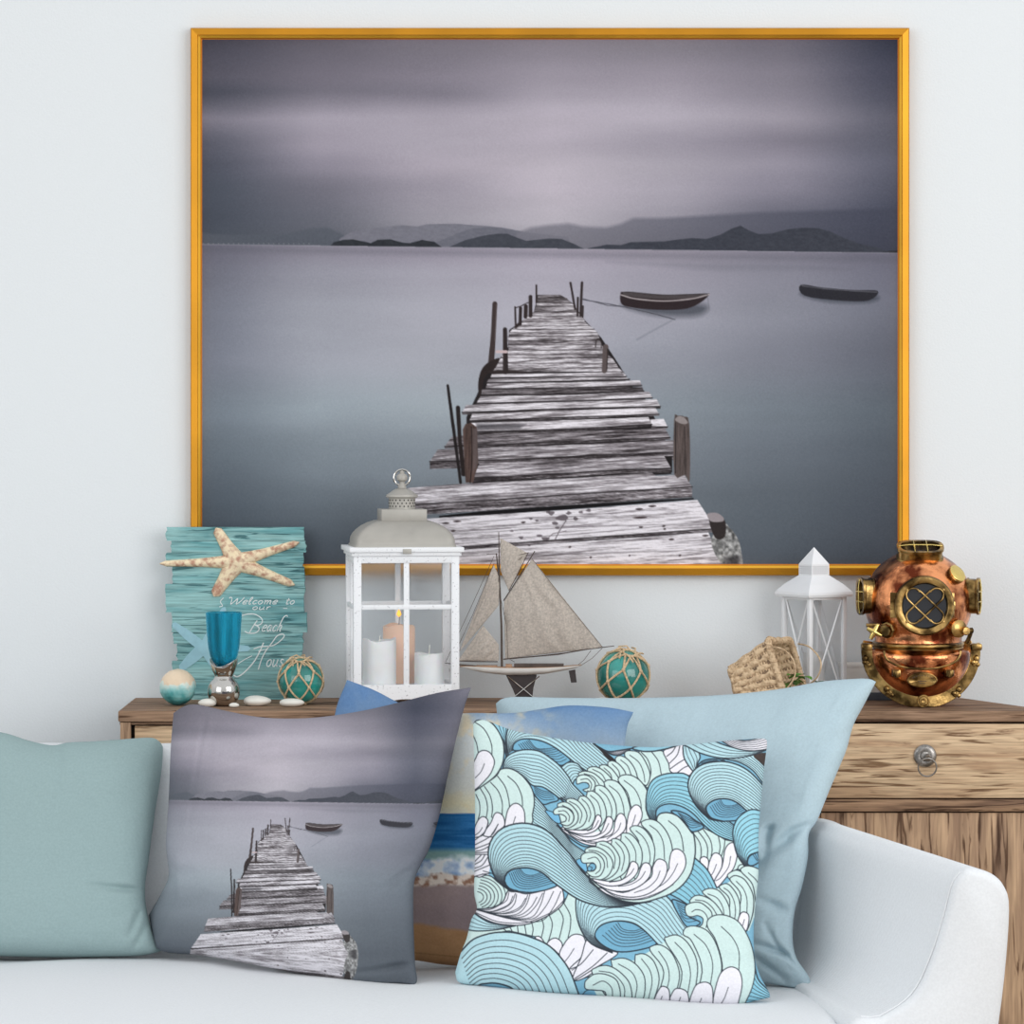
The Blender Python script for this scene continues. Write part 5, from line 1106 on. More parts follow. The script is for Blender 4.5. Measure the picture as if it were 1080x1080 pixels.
for x, a, h_ in zip(xs_, tp, hw): vs += [tuple(B(x, a+1.5, -h_*.98)), tuple(B(x, a-1.5, 0)), tuple(B(x, a+1.5, h_*.98))]
mb.add(vs, [(i*3+j, i*3+j+1, i*3+4+j, i*3+3+j) for i in range(39) for j in range(2)]); mb.build('deck', m_deck, bt, solid=.0012)
for x0, x1, hh, nm in ((190, 290, 10, 'hatch'), (370, 606, 18, 'cabin_top'), (330, 360, 16, 'hatch')):
    a_, b_ = B(x0, 694), B(x1, 690); MB().box(a_.x, b_.x, -.012, .012, min(a_.z, b_.z)-.001, min(a_.z, b_.z)+hh/4.5*kb, .0008).build(nm, m_mast if x0 == 370 else m_deck, bt)
mb = MB(); mb.prism([(B(x, y).x, B(x, y).z) for x, y in ((330, 728), (478, 728), (462, 790), (455, 850), (385, 850), (365, 800))], -.004, .004); mb.build('keel', m_keel, bt, False, bevel=.001)
mb = MB(); mb.prism([(B(x, y).x, B(x, y).z) for x, y in ((629, 710), (660, 704), (667, 765), (640, 766))], -.002, .002); mb.build('rudder', m_keel, bt, False)
# stand: base plate with crossed wires
z_ = .0; c0 = B(415, 0).x
MB().box(c0-.030, c0+.030, -.028, .028, 0, .004, .001).build('stand_base', m_keel, bt)
for s_ in (-1, 1):
    mb = MB(); mb.tube([B(415-75*s_, 735, -.0045), B(415+68*s_, 852, -.010)], .0011, 6); mb.build('stand_wire', m_sil, bt)
MB().box(c0-.012, c0+.012, -.004, .004, .003, B(0, 845).z+.002).build('stand_post', m_keel, bt, False)
def spar(nm, P_, r): MB().tube([B(*q) if len(q) == 3 else B(q[0], q[1]) for q in P_], r, 8).build(nm, m_mast, bt)
spar('mast', [(312, 693), (310, 500), (302, 320), (286, 152)], [.0022, .0021, .0018, .0012]); spar('topmast', [(302, 330), (299, 200), (297, 52)], [.0015, .0013, .0008])
spar('boom', [(318, 655), (580, 632), (700, 610), (845, 592)], [.0012, .0012, .0011, .0008]); spar('gaff', [(320, 378), (395, 262), (468, 142)], [.0012, .0011, .0009])
spar('topsail_yard', [(345, 330), (388, 250), (438, 148)], [.0008, .0009, .0007]); spar('bowsprit', [(42, 673), (110, 681), (200, 688)], [.0009, .0013, .0014]); spar('jib_boom', [(95, 663), (200, 666), (292, 667)], .0009); spar('crosstree', [(240, 156), (292, 155)], .0007)
def sail(nm, pts, belly, sd, n=26, wr=.0016):
    """four-corner cloth: pts corners a,b,c,d (a-b top edge, d-c bottom edge)"""
    a, b_, c_, d_ = [np.array(q, float) for q in pts]; u, v = np.meshgrid(np.linspace(0, 1, n), np.linspace(0, 1, n))
    X = (1-u)*(1-v)*a[0]+u*(1-v)*b_[0]+u*v*c_[0]+(1-u)*v*d_[0]; Yp = (1-u)*(1-v)*a[1]+u*(1-v)*b_[1]+u*v*c_[1]+(1-u)*v*d_[1]
    bl_ = belly*np.sin(PI*u)*np.sin(PI*v)**.7; w_ = wr*np.sin(u*26+v*5+sd+4*vnoise(u*4, v*4, 3))*(np.sin(PI*v)*.7+.3)*(fbm(u*3+sd, v*3, 2, 8))
    P = np.zeros((n, n, 3))
    for j in range(n):
        for i in range(n):
            q = B(X[j, i], Yp[j, i]); P[j, i] = (q.x, -bl_[j, i]-w_[j, i], q.z)
    return MB().grid(P).build(nm, m_sail, bt, ang=180, solid=.0007)
sail('mainsail', [(322, 382), (455, 178), (792, 599), (328, 652)], .014, 1, 80, .0045)
sail('gaff_topsail', [(304, 80), (432, 150), (345, 332), (306, 235)], .006, 2, 30)
sail('jib', [(272, 206), (300, 262), (297, 400), (110, 620)], .007, 3, 30)
sail('foresail', [(222, 494), (297, 586), (297, 662), (104, 662)], .006, 4, 30)
mb = MB()
for P_ in ([(275, 165), (160, 420), (45, 668)], [(275, 200), (175, 440), (70, 668)], [(222, 500), (292, 586)], [(306, 180), (435, 150)], [(308, 240), (410, 170)], [(330, 655), (470, 640), (640, 620)], [(735, 612), (700, 660), (672, 682)], [(788, 602), (740, 650), (690, 682)], [(345, 652), (372, 668)], [(455, 178), (600, 365), (792, 600)], [(299, 330), (335, 500), (340, 650)]):
    mb.tube([B(q[0], q[1], -.004 if q[0] > 320 else 0) for q in P_], .00045, 4)
mb.build('rigging', m_mast, bt)

# --- small white lantern with crossed bars, turned with one corner to the front
YL = -.10; kl = (CAM_D+YL)/FPX; hl = HOR+(CAM_Z-TZ)/kl; zl = lambda py: (hl-py)*kl
th = math.radians(33)
sl = thing('candle_lantern', 'small white metal lantern with crossed bars and a pointed roof, behind the basket', 'lantern', at(858.5, YL), th)
A2 = 24.5*kl; PW = 4.6*kl
for sx_ in (-1, 1):
    for sy_ in (-1, 1):
        x0, x1 = sorted((sx_*A2, sx_*(A2-PW))); y0, y1 = sorted((sy_*A2, sy_*(A2-PW))); MB().box(x0, x1, y0, y1, 0, zl(629), .0005).build('post', m_offw, sl)
for face in range(4):
    M = Matrix.Rotation(face*PI/2, 4, 'Z')
    for s_ in (-1, 1):
        a = Vector((-s_*(A2-PW), -A2+PW*.45+s_*.0006, zl(631))); b_ = Vector((s_*(A2-PW), -A2+PW*.45+s_*.0006, zl(733)))
        MB().tube([a, b_], 1.15*kl, 4, M=M).build('cross_bar', m_offw, sl, False)
    MB().box(-A2+PW, A2-PW, -A2, -A2+PW*.8, zl(742), zl(733), .0004, M).build('bottom_rail', m_offw, sl)
    MB().box(-A2+PW, A2-PW, -A2, -A2+PW*.8, zl(632), zl(628.5), .0004, M).build('top_rail', m_offw, sl)
    MB().box(-A2+PW*.9, A2-PW*.9, -A2+PW*.75, -A2+PW*.75+.0008, zl(733), zl(632), 0, M).build('glass_pane', m_glass, sl, False)
MB().box(-A2+.003, A2-.003, -A2+.003, A2-.003, zl(741), zl(737), .0004).build('base_plate', m_offw, sl)
def pyr(mb, st):
    vs = []
    for h_, z in st: vs += [(-h_, -h_, z), (h_, -h_, z), (h_, h_, z), (-h_, h_, z)]
    n_ = len(st); fs = [(i*4+j, i*4+(j+1) % 4, (i+1)*4+(j+1) % 4, (i+1)*4+j) for i in range(n_-1) for j in range(4)]+[(3, 2, 1, 0), tuple(range(4*n_-4, 4*n_))]
    return mb.add(vs, fs)
mb = MB(); pyr(mb, [(29*kl, zl(629)), (29.6*kl, zl(626.5)), (29*kl, zl(624)), (22*kl, zl(616)), (11.6*kl, zl(607))]); mb.build('roof', m_offw, sl, False)
mb = MB(); pyr(mb, [(11.4*kl, zl(607.5)), (11.4*kl, zl(595)), (.2*kl, zl(577.5))]); mb.build('cupola', m_offw, sl, False)
mb = MB()
for f in range(4):
    M = Matrix.Rotation(f*PI/2, 4, 'Z')
    for r_ in range(4):
        for c_ in range(7):
            x = (c_-3)*2.9*kl; z = zl(604.5-r_*2.3); mb.box(x-.55*kl, x+.55*kl, -11.5*kl, -11.3*kl, z-.5*kl, z+.5*kl, 0, M)
mb.build('vent_holes', mat('vent_hole', (96, 100, 106), .8), sl, False)
MB().lathe([(.0004, zl(737)), (11*kl, zl(737)), (11.3*kl, zl(736)), (11.3*kl, zl(689)), (10.5*kl, zl(688)), (.0004, zl(689))], 28, cap=False).build('candle_holder', mat('pale_grey_block', (206, 206, 205), .6, 0, .05, 20), sl)
# --- pale box behind the helmet
bx_ = thing('storage_box', 'low pale grey wooden box behind the copper diving helmet', 'box', at(931, -.045))
kx = (CAM_D-.045)/FPX; m_box = mat('pale_box_wood', (244, 241, 236), .7, 0, .08, 30, .2, 60, stretch=(.3, 1, 1)); m_boxd = mat('shaded_box_base', (88, 94, 104), .7, 0, .1, 30)
MB().box(-45*kx, 40*kx, -.032, .032, 8*kx, 36*kx, .001).build('box_body', m_box, bx_); MB().box(-46*kx, 41*kx, -.034, .034, 34.5*kx, 38*kx, .001).build('lid', m_box, bx_)
MB().box(-46*kx, 41*kx, -.034, .034, 0, 8.2*kx, .001).build('plinth', m_boxd, bx_)  # shadow low on the box, put into this band's dark colour

# --- wicker basket lying on its side
m_wick = mat('wicker', (212, 186, 152), .8, 0, 0, 170, .12, 190, col2=(166, 138, 108), lo=.34, hi=.56)
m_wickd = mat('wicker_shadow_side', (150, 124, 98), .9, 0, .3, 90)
YK = -.23; kk_ = (CAM_D+YK)/FPX; bk = thing('wicker_basket', 'small wicker basket tipped on its side, spilling green leaves', 'basket', at(815, YK))
bk0 = Vector(at(815, YK))
def Q3(px, py, Y): return S(px, py, Y)-bk0
A_, B_, C_, D_ = Q3(809, 676, -.285), Q3(834, 676, -.185), Q3(851, 738, -.180), Q3(830, 741, -.285)
a_, b_, c_, d_ = Q3(768, 706, -.275), Q3(784, 703, -.19), Q3(793, 738, -.19), Q3(777, 741, -.275)
def wall(P0, P1, P2, P3, nu=46, nv=36, inward=None):
    """P0-P1 along the rim, P3-P2 along the base; basket weave relief"""
    nrm = ((P1-P0).cross(P3-P0)).normalized(); P = np.zeros((nv, nu, 3))
    for j in range(nv):
        for i in range(nu):
            u, v = i/(nu-1), j/(nv-1); p_ = (P0*(1-u)+P1*u)*(1-v)+(P3*(1-u)+P2*u)*v
            ci, cj = int(u*7.999), int(v*5.999); s_ = 1 if (ci+cj) % 2 else -1
            h_ = s_*math.sin(PI*((u*8) % 1))*math.sin(PI*((v*6) % 1))*.0014+.0005*math.sin(v*6*PI*8 if s_ > 0 else u*8*PI*5)
            p_ = p_+nrm*h_; P[j, i] = p_
    return P
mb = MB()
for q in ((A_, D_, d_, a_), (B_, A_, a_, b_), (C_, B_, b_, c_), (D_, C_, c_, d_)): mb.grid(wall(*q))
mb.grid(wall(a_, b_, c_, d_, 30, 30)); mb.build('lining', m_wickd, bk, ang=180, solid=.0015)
def weave(P0, P1, P2, P3, nst, nrow):
    nrm = ((P1-P0).cross(P3-P0)).normalized(); mb = MB(); pt = lambda u, v: (P0*(1-u)+P1*u)*(1-v)+(P3*(1-u)+P2*u)*v
    L1 = (P1-P0).length
    for q in range(nst):
        u = (q+.5)/nst; ph = q % 2*PI
        mb.tube([pt(u, v)+nrm*(.0010*math.sin(v*PI*nrow/3+ph)) for v in np.linspace(0, 1, 30)], L1/nst*.36, 6, flat=.5)
    for r_ in range(nrow):
        v = (r_+.5)/nrow; ph = (r_//3) % 2*PI; w_ = random.Random(r_*7+nst).uniform(.8, 1.2)
        mb.tube([pt(u, v)+nrm*(.0013*math.sin(u*PI*nst+ph)) for u in np.linspace(0, 1, nst*6)], (P3-P0).length/nrow*.50*w_, 6, flat=.7)
    return mb
for q, ns in (((A_, D_, d_, a_), 7), ((B_, A_, a_, b_), 7), ((C_, B_, b_, c_), 7), ((D_, C_, c_, d_), 7), ((a_, b_, c_, d_), 7)): weave(*q, ns, 17 if q[0] is not a_ else 12).build('woven_wall', m_wick, bk, ang=180)
mb = MB(); loop = cr([A_*.8+D_*.2, A_*.93+B_*.07+Vector((-.001, 0, .003)), (A_+B_)/2+Vector((0, 0, .003)), B_*.93+A_*.07+Vector((.001, 0, .002)), B_*.8+C_*.2, (B_+C_)/2, C_*.85+B_*.15, C_*.85+D_*.15, D_*.85+C_*.15, D_*.85+A_*.15, (A_+D_)/2], 5, True) if False else None
def cr3(P, n=6, closed=False):
    P = [Vector(p_) for p_ in P]; N = len(P); out = []
    for i in range(N if closed else N-1):
        p0, p1, p2, p3 = P[i-1] if (i or closed) else P[0], P[i], P[(i+1) % N], P[(i+2) % N] if (closed or i+2 < N) else P[-1]
        for t in np.linspace(0, 1, n, endpoint=False): out.append(.5*(2*p1+(p2-p0)*t+(2*p0-5*p1+4*p2-p3)*t*t+(-p0+3*p1-3*p2+p3)*t**3))
    if not closed: out.append(P[-1])
    return out
up = Vector((0, 0, .001))
lp = cr3([A_*.85+D_*.15, A_*.93+B_*.07, A_*.75+B_*.25, A_*.25+B_*.75, B_*.93+A_*.07, B_*.85+C_*.15, (B_+C_)/2, C_*.9+B_*.1, C_*.8+D_*.2, D_*.8+C_*.2, D_*.9+A_*.1, (A_+D_)/2], 6, True)
mb.tube(lp, .0068, 10, True)
for i in range(0, len(lp), 3):
    p_ = lp[i]; t = (lp[(i+1) % len(lp)]-lp[i-1]).normalized(); x_ = t.orthogonal().normalized(); y_ = t.cross(x_)
    mb.tube([p_+(x_*math.cos(a)+y_*math.sin(a))*.0072+t*.004*math.sin(a) for a in np.linspace(0, 2*PI, 12, endpoint=False)], .0011, 5, True)
mb.build('rim', m_wick, bk)
for P_ in ([(842, 679, -.20), (853, 682, -.24), (863, 692, -.27), (866, 702, -.28), (862, 714, -.27), (852, 723, -.24), (846, 728, -.20)], [(814, 682, -.29), (826, 685, -.305), (836, 695, -.31), (839, 708, -.31), (836, 718, -.305), (830, 726, -.295)]):
    MB().tube(cr3([Q3(*q) for q in P_], 6), .0016, 7).build('handle', m_wick, bk)
# leaves
m_leaf = mat('green_leaf', (104, 168, 62), .5, 0, .35, 30, .3, 80)
def leaf_sprig(label, cxp, cyp, Y, n, spread, sd):
    rg = random.Random(sd); o3 = S(cxp, cyp, Y); t = thing('leaf_sprig', label, 'leaves', (o3.x, Y, TZ+.001), 0, 'green leaves spilling from the basket')
    z0 = o3.z-TZ
    MB().tube(cr3([Vector((-.02, .01, .002)), Vector((-.006, 0, z0*.5)), Vector((.004, -.004, z0*.9))], 5), .0007, 5).build('stem', m_leaf, t)
    for q in range(n):
        a = rg.uniform(0, 2*PI); e_ = rg.uniform(-.3, .7); Ln = rg.uniform(.017, .026); c = Vector((rg.uniform(-spread, spread), rg.uniform(-.012, .012), z0*rg.uniform(.55, 1.05)))
        d = Vector((math.cos(a)*math.cos(e_), math.sin(a)*math.cos(e_), math.sin(e_))); s_ = d.cross(Vector((0, 0, 1))).normalized(); nn = s_.cross(d)
        P = np.zeros((9, 5, 3))
        for j in range(9):
            tt = j/8; wd = Ln*.42*math.sin(PI*min(1, tt*1.02))**.8
            for i in range(5):
                uu = (i-2)/2; pp = c+d*Ln*tt+s_*wd*uu+nn*(abs(uu)*wd*.35-.3*Ln*tt*tt); P[j, i] = (pp.x, pp.y, max(.0005, pp.z))
        MB().grid(P).build('leaf', m_leaf, t, ang=180)
leaf_sprig('green leaf sprig inside the tipped wicker basket', 834, 715, -.24, 16, .011, 5)
leaf_sprig('green leaf sprig on the board right of the wicker basket', 862, 719, -.225, 14, .014, 8)
# --- copper diving helmet
YH = -.17; kh = (CAM_D+YH)/FPX; hh_ = HOR+(CAM_Z-TZ)/kh
hm = thing('diving_helmet', 'antique copper and brass diving helmet at the right end of the sideboard', 'diving helmet', at(968.5, YH))
m_cop = mat('hammered_copper', (250, 168, 116), .22, 1, 0, 26, .9, 60, col2=(104, 48, 30), lo=.38, hi=.58)
m_brs = mat('aged_brass', (196, 160, 100), .28, 1, 0, 30, .4, 80, col2=(78, 60, 34), lo=.40, hi=.62)
m_brl = mat('bright_brass', (240, 212, 130), .22, 1, .12, 30, .1, 50)
m_hg = mat('dark_port_glass', (36, 38, 44), .08, 0, .1, 10, spec=.7)
# px,py in zoomed crops: e = (900+x/7.714, 565+y/7.714), f = (900+x/7.714, 650+y/7.714)
def H(px, py, d=0.0): return Vector(((px-968.5)*kh, d, (hh_-py)*kh))
def He(x, y, d=0.0): return H(900+x/7.714, 565+y/7.714, d)
def Hf(x, y, d=0.0): return H(900+x/7.714, 650+y/7.714, d)
cz0 = H(0, 634).z; RS = 57*kh
# bonnet: sphere that runs into a neck
prof = []
for a in np.linspace(PI/2, -.62, 30): prof.append((max(1e-4, RS*math.cos(a)), cz0+RS*1.02*math.sin(a)*(.92 if a > 0 else 1)))
prof += [(RS*.80, H(0, 675).z), (RS*.815, H(0, 679).z)]
MB().lathe(prof[::-1], 72, cap=False).build('bonnet', m_cop, hm)
MB().lathe([(RS*.70, H(0, 690).z), (RS*.80, H(0, 684.5).z), (RS*.835, H(0, 683.6).z), (RS*.845, H(0, 682).z), (RS*.82, H(0, 681).z), (RS*.845, H(0, 680).z), (RS*.845, H(0, 678).z), (RS*.82, H(0, 676.6).z), (RS*.7, H(0, 676).z)], 72, cap=False).build('neck_ring', m_brs, hm)
# corselet: the breastplate below the neck
vs = []; fs = []; N = 72; lev = np.linspace(0, 1, 26)
zt, zb_ = H(0, 684).z, .006
for t in lev:
    z = zt*(1-t)+zb_*t
    wx = (54.5*kh)*math.sqrt(max(0, 1-((t-.06)/.97)**2)) if t > .06 else (46+8.5*(t/.06)**.5)*kh
    wy = .078*(math.sqrt(max(0, 1-((t-.1)/1.05)**2)) if t > .1 else .86+.14*t/.1)
    for q in range(N): a = 2*PI*q/N; vs.append((max(wx, .004)*math.cos(a), wy*math.sin(a), z))
fs = [(i*N+j, i*N+(j+1) % N, (i+1)*N+(j+1) % N, (i+1)*N+j) for i in range(len(lev)-1) for j in range(N)]+[tuple(range(N)), tuple(range(len(vs)-1, len(vs)-N-1, -1))]
MB().add(vs, fs).build('corselet', m_cop, hm, ang=60)
# inner collar lip
mb = MB(); mb.tube([(40*kh*math.sin(a), -.079-.010*math.cos(a)*0, H(0, 684).z-19*kh*max(0, math.cos(a))**.8) for a in np.linspace(-PI/2, PI/2, 40)], .0022, 8); mb.build('collar_lip', m_brs, hm)
# brass brailes: U shaped band in front and behind
def braile(yf, nm):
    mb = MB(); pin = []; pout = []; sc_ = 1 if yf < 0 else .93
    for a in np.linspace(-PI*.56, PI*.56, 60):
        sx_, sz_ = math.sin(a), -math.cos(a)
        pout.append((62.5*kh*sx_*sc_, H(0, 685).z+58.5*kh*sz_*(1 if sz_ < 0 else .8))); pin.append((51.5*kh*sx_*sc_, H(0, 685).z+46.5*kh*sz_*(1 if sz_ < 0 else .8)))
    n_ = len(pin); vs = []; 
    for (xo, zo), (xi, zi) in zip(pout, pin):
        bow = lambda x: yf*(1-.45*(x/(62.5*kh))**2)
        zo = max(zo, .0008); vs += [(xi, bow(xi), zi), (xo, bow(xo), zo), (xo, bow(xo)+(.007 if yf < 0 else -.007), zo), (xi, bow(xi)+(.007 if yf < 0 else -.007), zi)]
    fs = [(i*4+j, i*4+(j+1) % 4, (i+1)*4+(j+1) % 4, (i+1)*4+j) for i in range(n_-1) for j in range(4)]+[(0, 1, 2, 3), (4*n_-1, 4*n_-2, 4*n_-3, 4*n_-4)]
    return mb.add(vs, fs).build(nm, m_brs, hm, False, bevel=.0012)
bowf = lambda x: -.092*(1-.45*(x/(62.5*kh))**2)
fb = braile(-.092, 'braile'); braile(.040, 'braile')
# wing nuts and studs along the braile
for x, y, r in ((75, 330, 2.6), (975, 328, 2.6), (240, 568, 2.6), (822, 572, 2.6)):
    p_ = Hf(x, y); yy = bowf(p_.x); MR = Matrix.Translation((p_.x, yy+.001, p_.z)) @ Matrix.Rotation(PI/2, 4, 'X')
    mb = MB(); mb.lathe([(.0004, .007), (r*kh*.8, .0065), (r*kh, .005), (r*kh*1.4, .002), (r*kh*1.4, -.001)][::-1], 12, MR); mb.build('stud', m_brs, hm)
    q = Hf(x+(22 if x < 540 else -22)*(1 if y > 400 else .5), y+40); mb = MB(); yq = bowf(q.x)
    for s_ in (-1, 1): mb.lathe([(.0003, .009), (1.8*kh, .008), (2.6*kh, .004), (1.2*kh, -.001)][::-1], 10, Matrix.Translation((q.x+s_*2.4*kh, yq, q.z-s_*1.2*kh)) @ Matrix.Rotation(PI/2, 4, 'X'))
    mb.lathe([(.0003, .006), (3*kh, .005), (3*kh, -.001)][::-1], 12, Matrix.Translation((q.x, yq, q.z)) @ Matrix.Rotation(PI/2, 4, 'X')); mb.build('wing_nut', m_brs, hm)
for s_ in (-1, 1):
    c = H(968.5+s_*57.5, 680.5); mb = MB(); mb.box(c.x-5.6*kh, c.x+5.6*kh, -.07, -.045, c.z-3.6*kh, c.z+3.6*kh, .003); mb.build('end_clamp', m_brs, hm)
    c2 = Hf(318 if s_ < 0 else 745, 440); mb = MB(); mb.box(c2.x-4.4*kh, c2.x+4.4*kh, -.092, -.06, c2.z-3.8*kh, c2.z+3.8*kh, .003); mb.build('lug', m_brs, hm)
    mb = MB(); mb.box(c2.x-2.2*kh+s_*0, c2.x+2.2*kh, -.095, -.09, c2.z-4.6*kh, c2.z+3*kh, .002); mb.build('lug_pin', m_brs, hm)
c = Hf(530, 672); MR = Matrix.Translation((c.x, -.093, max(c.z, 6.9*kh))) @ Matrix.Rotation(PI/2, 4, 'X')
mb = MB(); mb.lathe([(.0004, .004), (2*kh, .0045), (2.6*kh, .003), (4.4*kh, .003), (5.2*kh, .0055), (6.4*kh, .0055), (6.8*kh, .003), (6.8*kh, -.002)][::-1], 32, MR); mb.build('front_boss', m_brs, hm)
# maker's plate: plain oval, engraved rings and bars
c = Hf(526, 495); MR = Matrix.Translation((c.x, -.0800, c.z)) @ Matrix.Rotation(PI/2+.10, 4, 'X')
mb = MB(); mb.lathe([(.0004, .0032), (13.5*kh, .0030), (14.4*kh, .0042), (15.4*kh, .0040), (16.2*kh, .0015), (16.2*kh, -.006)][::-1], 48, MR, sy=.5); pl = mb.build('name_plate', m_brs, hm)
mb = MB()
for q in range(9): a = PI*(.12+.76*q/8); mb.box(-.0009, .0009, -.0005, .0005, 0, .0018, 0, Matrix.Translation((c.x+10.5*kh*math.cos(a), -.0838, c.z+4.2*kh*math.sin(a))))
for dz, w_ in ((-1.5, 9), (-3.6, 6)): mb.box(c.x-w_*.5*kh, c.x+w_*.5*kh, -.0836, -.0826, c.z+dz*kh-.0006, c.z+dz*kh+.0006)
mb.build('engraving', m_mast, pl, False)
# front port
PF = RS*.985
ctr = He(532, 548); Rz = RS*.955
MR = Matrix.Translation((ctr.x, -PF, ctr.z)) @ Matrix.Rotation(PI/2, 4, 'X')
mb = MB(); mb.lathe([(22.5*kh, .006), (24*kh, .0145), (25.5*kh, .016), (29.5*kh, .0155), (30.8*kh, .013), (31.3*kh, .004), (31.3*kh, -.040), (22.5*kh, -.030), (22.5*kh, .006)][::-1], 64, MR, cap=False); mb.build('port_ring', m_brs, hm)
mb = MB(); mb.lathe([(.0004, .0075), (22.6*kh, .0075), (22.6*kh, -.010)][::-1], 48, MR); mb.build('port_glass', m_hg, hm)
# four looped guard bars
mb = MB(); yf = -PF-.0155
for s_ in (-1, 1):
    for t_ in (-1, 1):
        cc = Vector((ctr.x+s_*12.0*kh, 0, ctr.z+t_*11.0*kh)); pts = []
        a0 = math.atan2(t_, s_)
        for a in np.linspace(a0-PI*.60, a0+PI*.60, 22): pts.append((cc.x+7.3*kh*math.cos(a), yf, cc.z+7.3*kh*math.sin(a)))
        mb.tube(pts, .95*kh, 8)
for s_ in (-1, 1):
    for t_ in (-1, 1):
        a = Vector((ctr.x+s_*15.5*kh, yf, ctr.z-17*kh*0+t_*4.2*kh)); 
L4 = 14.5*kh
for (ax, az, bx2, bz) in ((-16.5, 5.2, 5.8, -16.0), (-5.8, 16.0, 16.5, -5.2), (16.5, 5.2, -5.8, -16.0), (5.8, 16.0, -16.5, -5.2)):
    mb.tube([(ctr.x+ax*kh, yf, ctr.z+az*kh), (ctr.x+bx2*kh, yf, ctr.z+bz*kh)], .95*kh, 8)
mb.build('guard_grille', m_brs, hm)
for s_ in (-1, 1):
    for t_ in (-1, 1):
        c = (ctr.x+s_*19*kh, -PF-.012, ctr.z+t_*16.5*kh); mb = MB(); mb.lathe([(.0003, .005), (1.5*kh, .0045), (2.1*kh, .002), (2.1*kh, -.004)][::-1], 10, Matrix.Translation(c) @ Matrix.Rotation(PI/2, 4, 'X')); mb.build('guard_stud', m_brs, hm)
for s_ in (-1, 1):
    c = He(285 if s_ < 0 else 755, 545); mb = MB()
    if s_ < 0:
        for dz in (-8.5, 0, 8.5): mb.box(c.x-2.2*kh, c.x+6*kh, -PF+.002, -PF-.006+.004, c.z+dz*kh-3.4*kh, c.z+dz*kh+3.4*kh, .0008)
        mb.tube([(c.x-1*kh, -RS*.82, c.z-13*kh), (c.x-1*kh, -RS*.82, c.z+13*kh)], 1.3*kh, 8); mb.build('hinge', m_brs, hm)
    else:
        mb.box(c.x-5*kh, c.x+2.5*kh, -PF-.002, -PF+.012, c.z-13*kh, c.z-6*kh, .001); mb.box(c.x-5*kh, c.x+2.5*kh, -PF-.002, -PF+.012, c.z+5*kh, c.z+13*kh, .001); mb.build('latch_bracket', m_brs, hm)
        MB().box(c.x-3*kh, c.x+2.8*kh, -PF-.008, -PF+.008, c.z-4.5*kh, c.z+4*kh, .001).build('latch', m_brl, hm)
# oblong port with bars: local frame, z out of the helmet, x long side
def oblong(M, lx, ly, hgt, nb, nm='side_port'):
    def rr(kx, ky, z, n_=40):
        r_ = []
        for q in range(n_):
            a = 2*PI*q/n_; c_, s_ = math.cos(a), math.sin(a); r_.append((kx*math.copysign(abs(c_)**.55, c_), ky*math.copysign(abs(s_)**.75, s_), z))
        return r_
    st = [rr(lx*.98, ly*.98, -.012), rr(lx*.98, ly*.98, 0), rr(lx*1.03, ly*1.05, .001), rr(lx*1.03, ly*1.05, .003), rr(lx*.97, ly*.97, .005), rr(lx*.97, ly*.97, hgt*.75), rr(lx*1.03, ly*1.04, hgt*.82), rr(lx*1.03, ly*1.04, hgt), rr(lx*.86, ly*.80, hgt), rr(lx*.84, ly*.76, hgt*.6)]
    vs = [p_ for r_ in st for p_ in r_]; n_ = 40; fs = [(i*n_+j, i*n_+(j+1) % n_, (i+1)*n_+(j+1) % n_, (i+1)*n_+j) for i in range(len(st)-1) for j in range(n_)]
    mb = MB(); mb.add([M @ Vector(v) for v in vs], fs); prt = mb.build(nm, m_brs, hm, ang=35)
    mb = MB(); mb.add([M @ Vector(v) for v in rr(lx*.86, ly*.8, hgt*.62)], [tuple(range(n_))]); mb.build('port_glass', m_hg, prt, solid=.001)
    mb = MB()
    for q in range(nb): x = lx*.9*((q+.5)/nb*2-1)*.62; mb.tube([M @ Vector((x, -ly*.95, hgt)), M @ Vector((x, -ly*.5, hgt+.003)), M @ Vector((x, ly*.5, hgt+.003)), M @ Vector((x, ly*.95, hgt))], .0013, 7)
    mb.tube([M @ Vector((-lx*.95, 0, hgt+.0005)), M @ Vector((-lx*.5, 0, hgt+.003)), M @ Vector((lx*.5, 0, hgt+.003)), M @ Vector((lx*.95, 0, hgt+.0005))], .0012, 7)
    mb.build('guard_bars', m_brl, prt)
def frame_m(o3, zdir, xdir):
    z = Vector(zdir).normalized(); x = (Vector(xdir)-z*Vector(xdir).dot(z)).normalized(); y = z.cross(x)
    M = Matrix((x, y, z)).transposed().to_4x4(); M.translation = o3; return M
tc_ = Vector((0, -.030, cz0+RS*.80)); oblong(frame_m(tc_, (0, -.42, 1), (1, 0, 0)), 24*kh, 9.5*kh*1.6, .026, 2, 'top_port')
for s_ in (-1, 1):
    o3 = Vector((s_*RS*.88, -.022, H(0, 628.5).z)); oblong(frame_m(o3, (s_*1, -.24, 0), (0, 0, 1)), 19*kh, 11*kh*1.2, .0155+.009, 2)
# exhaust cap upper right
o3 = He(830, 305); d3 = Vector((.55, -.62, .56)); M = frame_m(Vector((RS*.58, -RS*.56, o3.z-.006)), d3, (1, 0, 0))
mb = MB(); mb.lathe([(9.5*kh, -.01), (9.5*kh, .006), (10*kh, .007), (10*kh, .012), (9.2*kh, .013)], 32, M); mb.build('valve_collar', m_brs, hm)
mb = MB(); mb.lathe([(9.4*kh, .012), (9.8*kh, .013), (9.8*kh, .0155), (9*kh, .0165), (.0004, .0165)], 36, M); mb.build('valve_cap', m_brl, hm)
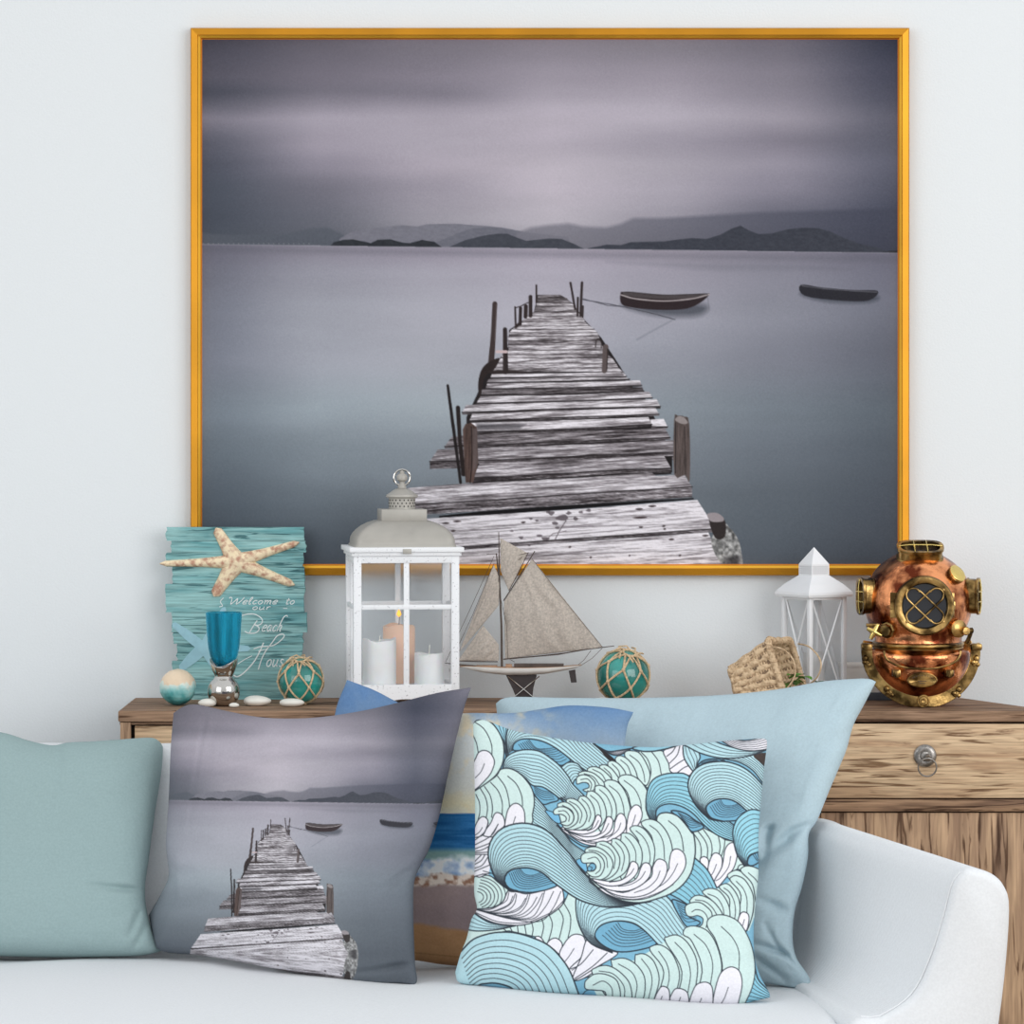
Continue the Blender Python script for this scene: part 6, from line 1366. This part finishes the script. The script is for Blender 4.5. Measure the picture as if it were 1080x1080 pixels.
# elbow and tap, lower left
e1 = Hf(255, 95); MR = frame_m(Vector((e1.x+.004, -RS*.62, e1.z)), (-.55, -.9, -.05), (0, 0, 1))
mb = MB(); mb.lathe([(7.8*kh, -.02), (7.8*kh, .008), (8.6*kh, .009), (8.6*kh, .014), (7*kh, .016), (6*kh, .022), (.0004, .022)], 8, MR); mb.build('air_inlet', m_brs, hm, ang=20)
e2 = Hf(140, 110); mb = MB(); ypos = -RS*.75
for q in range(4):
    a = PI/4+q*PI/2+.3; mb.tube([(e2.x, ypos, e2.z), (e2.x+4.5*kh*math.cos(a), ypos, e2.z+4.5*kh*math.sin(a)), (e2.x+8.4*kh*math.cos(a), ypos, e2.z+8.4*kh*math.sin(a))], [3.4*kh, 2.8*kh, 2.0*kh], 10)
mb.build('tap_handle', m_brl, hm)
MB().tube([(e2.x+.001, ypos+.002, e2.z), (e1.x-.002, -RS*.60, e1.z)], 3.2*kh, 10).build('tap_stem', m_brs, hm)
MB().box(Hf(80, 0).x, Hf(190, 0).x, -RS*.68, -RS*.55, Hf(0, 75).z, Hf(0, 45).z, .001).build('bracket', m_brs, hm)
# telephone connector, lower right
e3 = Hf(820, 85); MR = frame_m(Vector((e3.x-.004, -RS*.66, e3.z)), (.45, -.9, -.02), (0, 0, 1))
mb = MB(); mb.lathe([(8.6*kh, -.02), (8.6*kh, .006), (9.3*kh, .007), (9.3*kh, .011), (7.6*kh, .013), (5*kh, .016), (.0004, .016)], 28, MR); mb.build('side_connector', m_brs, hm)
e4 = Hf(872, 100); MR = frame_m(Vector((e4.x, -RS*.80, e4.z)), (.3, -1, 0), (0, 0, 1))
mb = MB(); mb.lathe([(4.6*kh, -.012), (4.6*kh, .004), (3.8*kh, .006), (.0004, .0065)], 20, MR); mb.build('connector_knob', m_brs, hm)
e5 = Hf(930, 100); MB().tube([(e4.x, -RS*.78, e4.z), (e5.x, -RS*.70, e5.z)], [2.2*kh, 3.2*kh], 10).build('connector_pin', m_brs, hm)
e6 = Hf(905, 175); MB().tube([(e5.x, -RS*.68, e5.z), (e6.x, -RS*.62, e6.z), (e6.x-.003, -RS*.58, e6.z-.006)], [2*kh, 2.4*kh, 2.4*kh], 8).build('locking_arm', m_brs, hm)
# screws round the front port
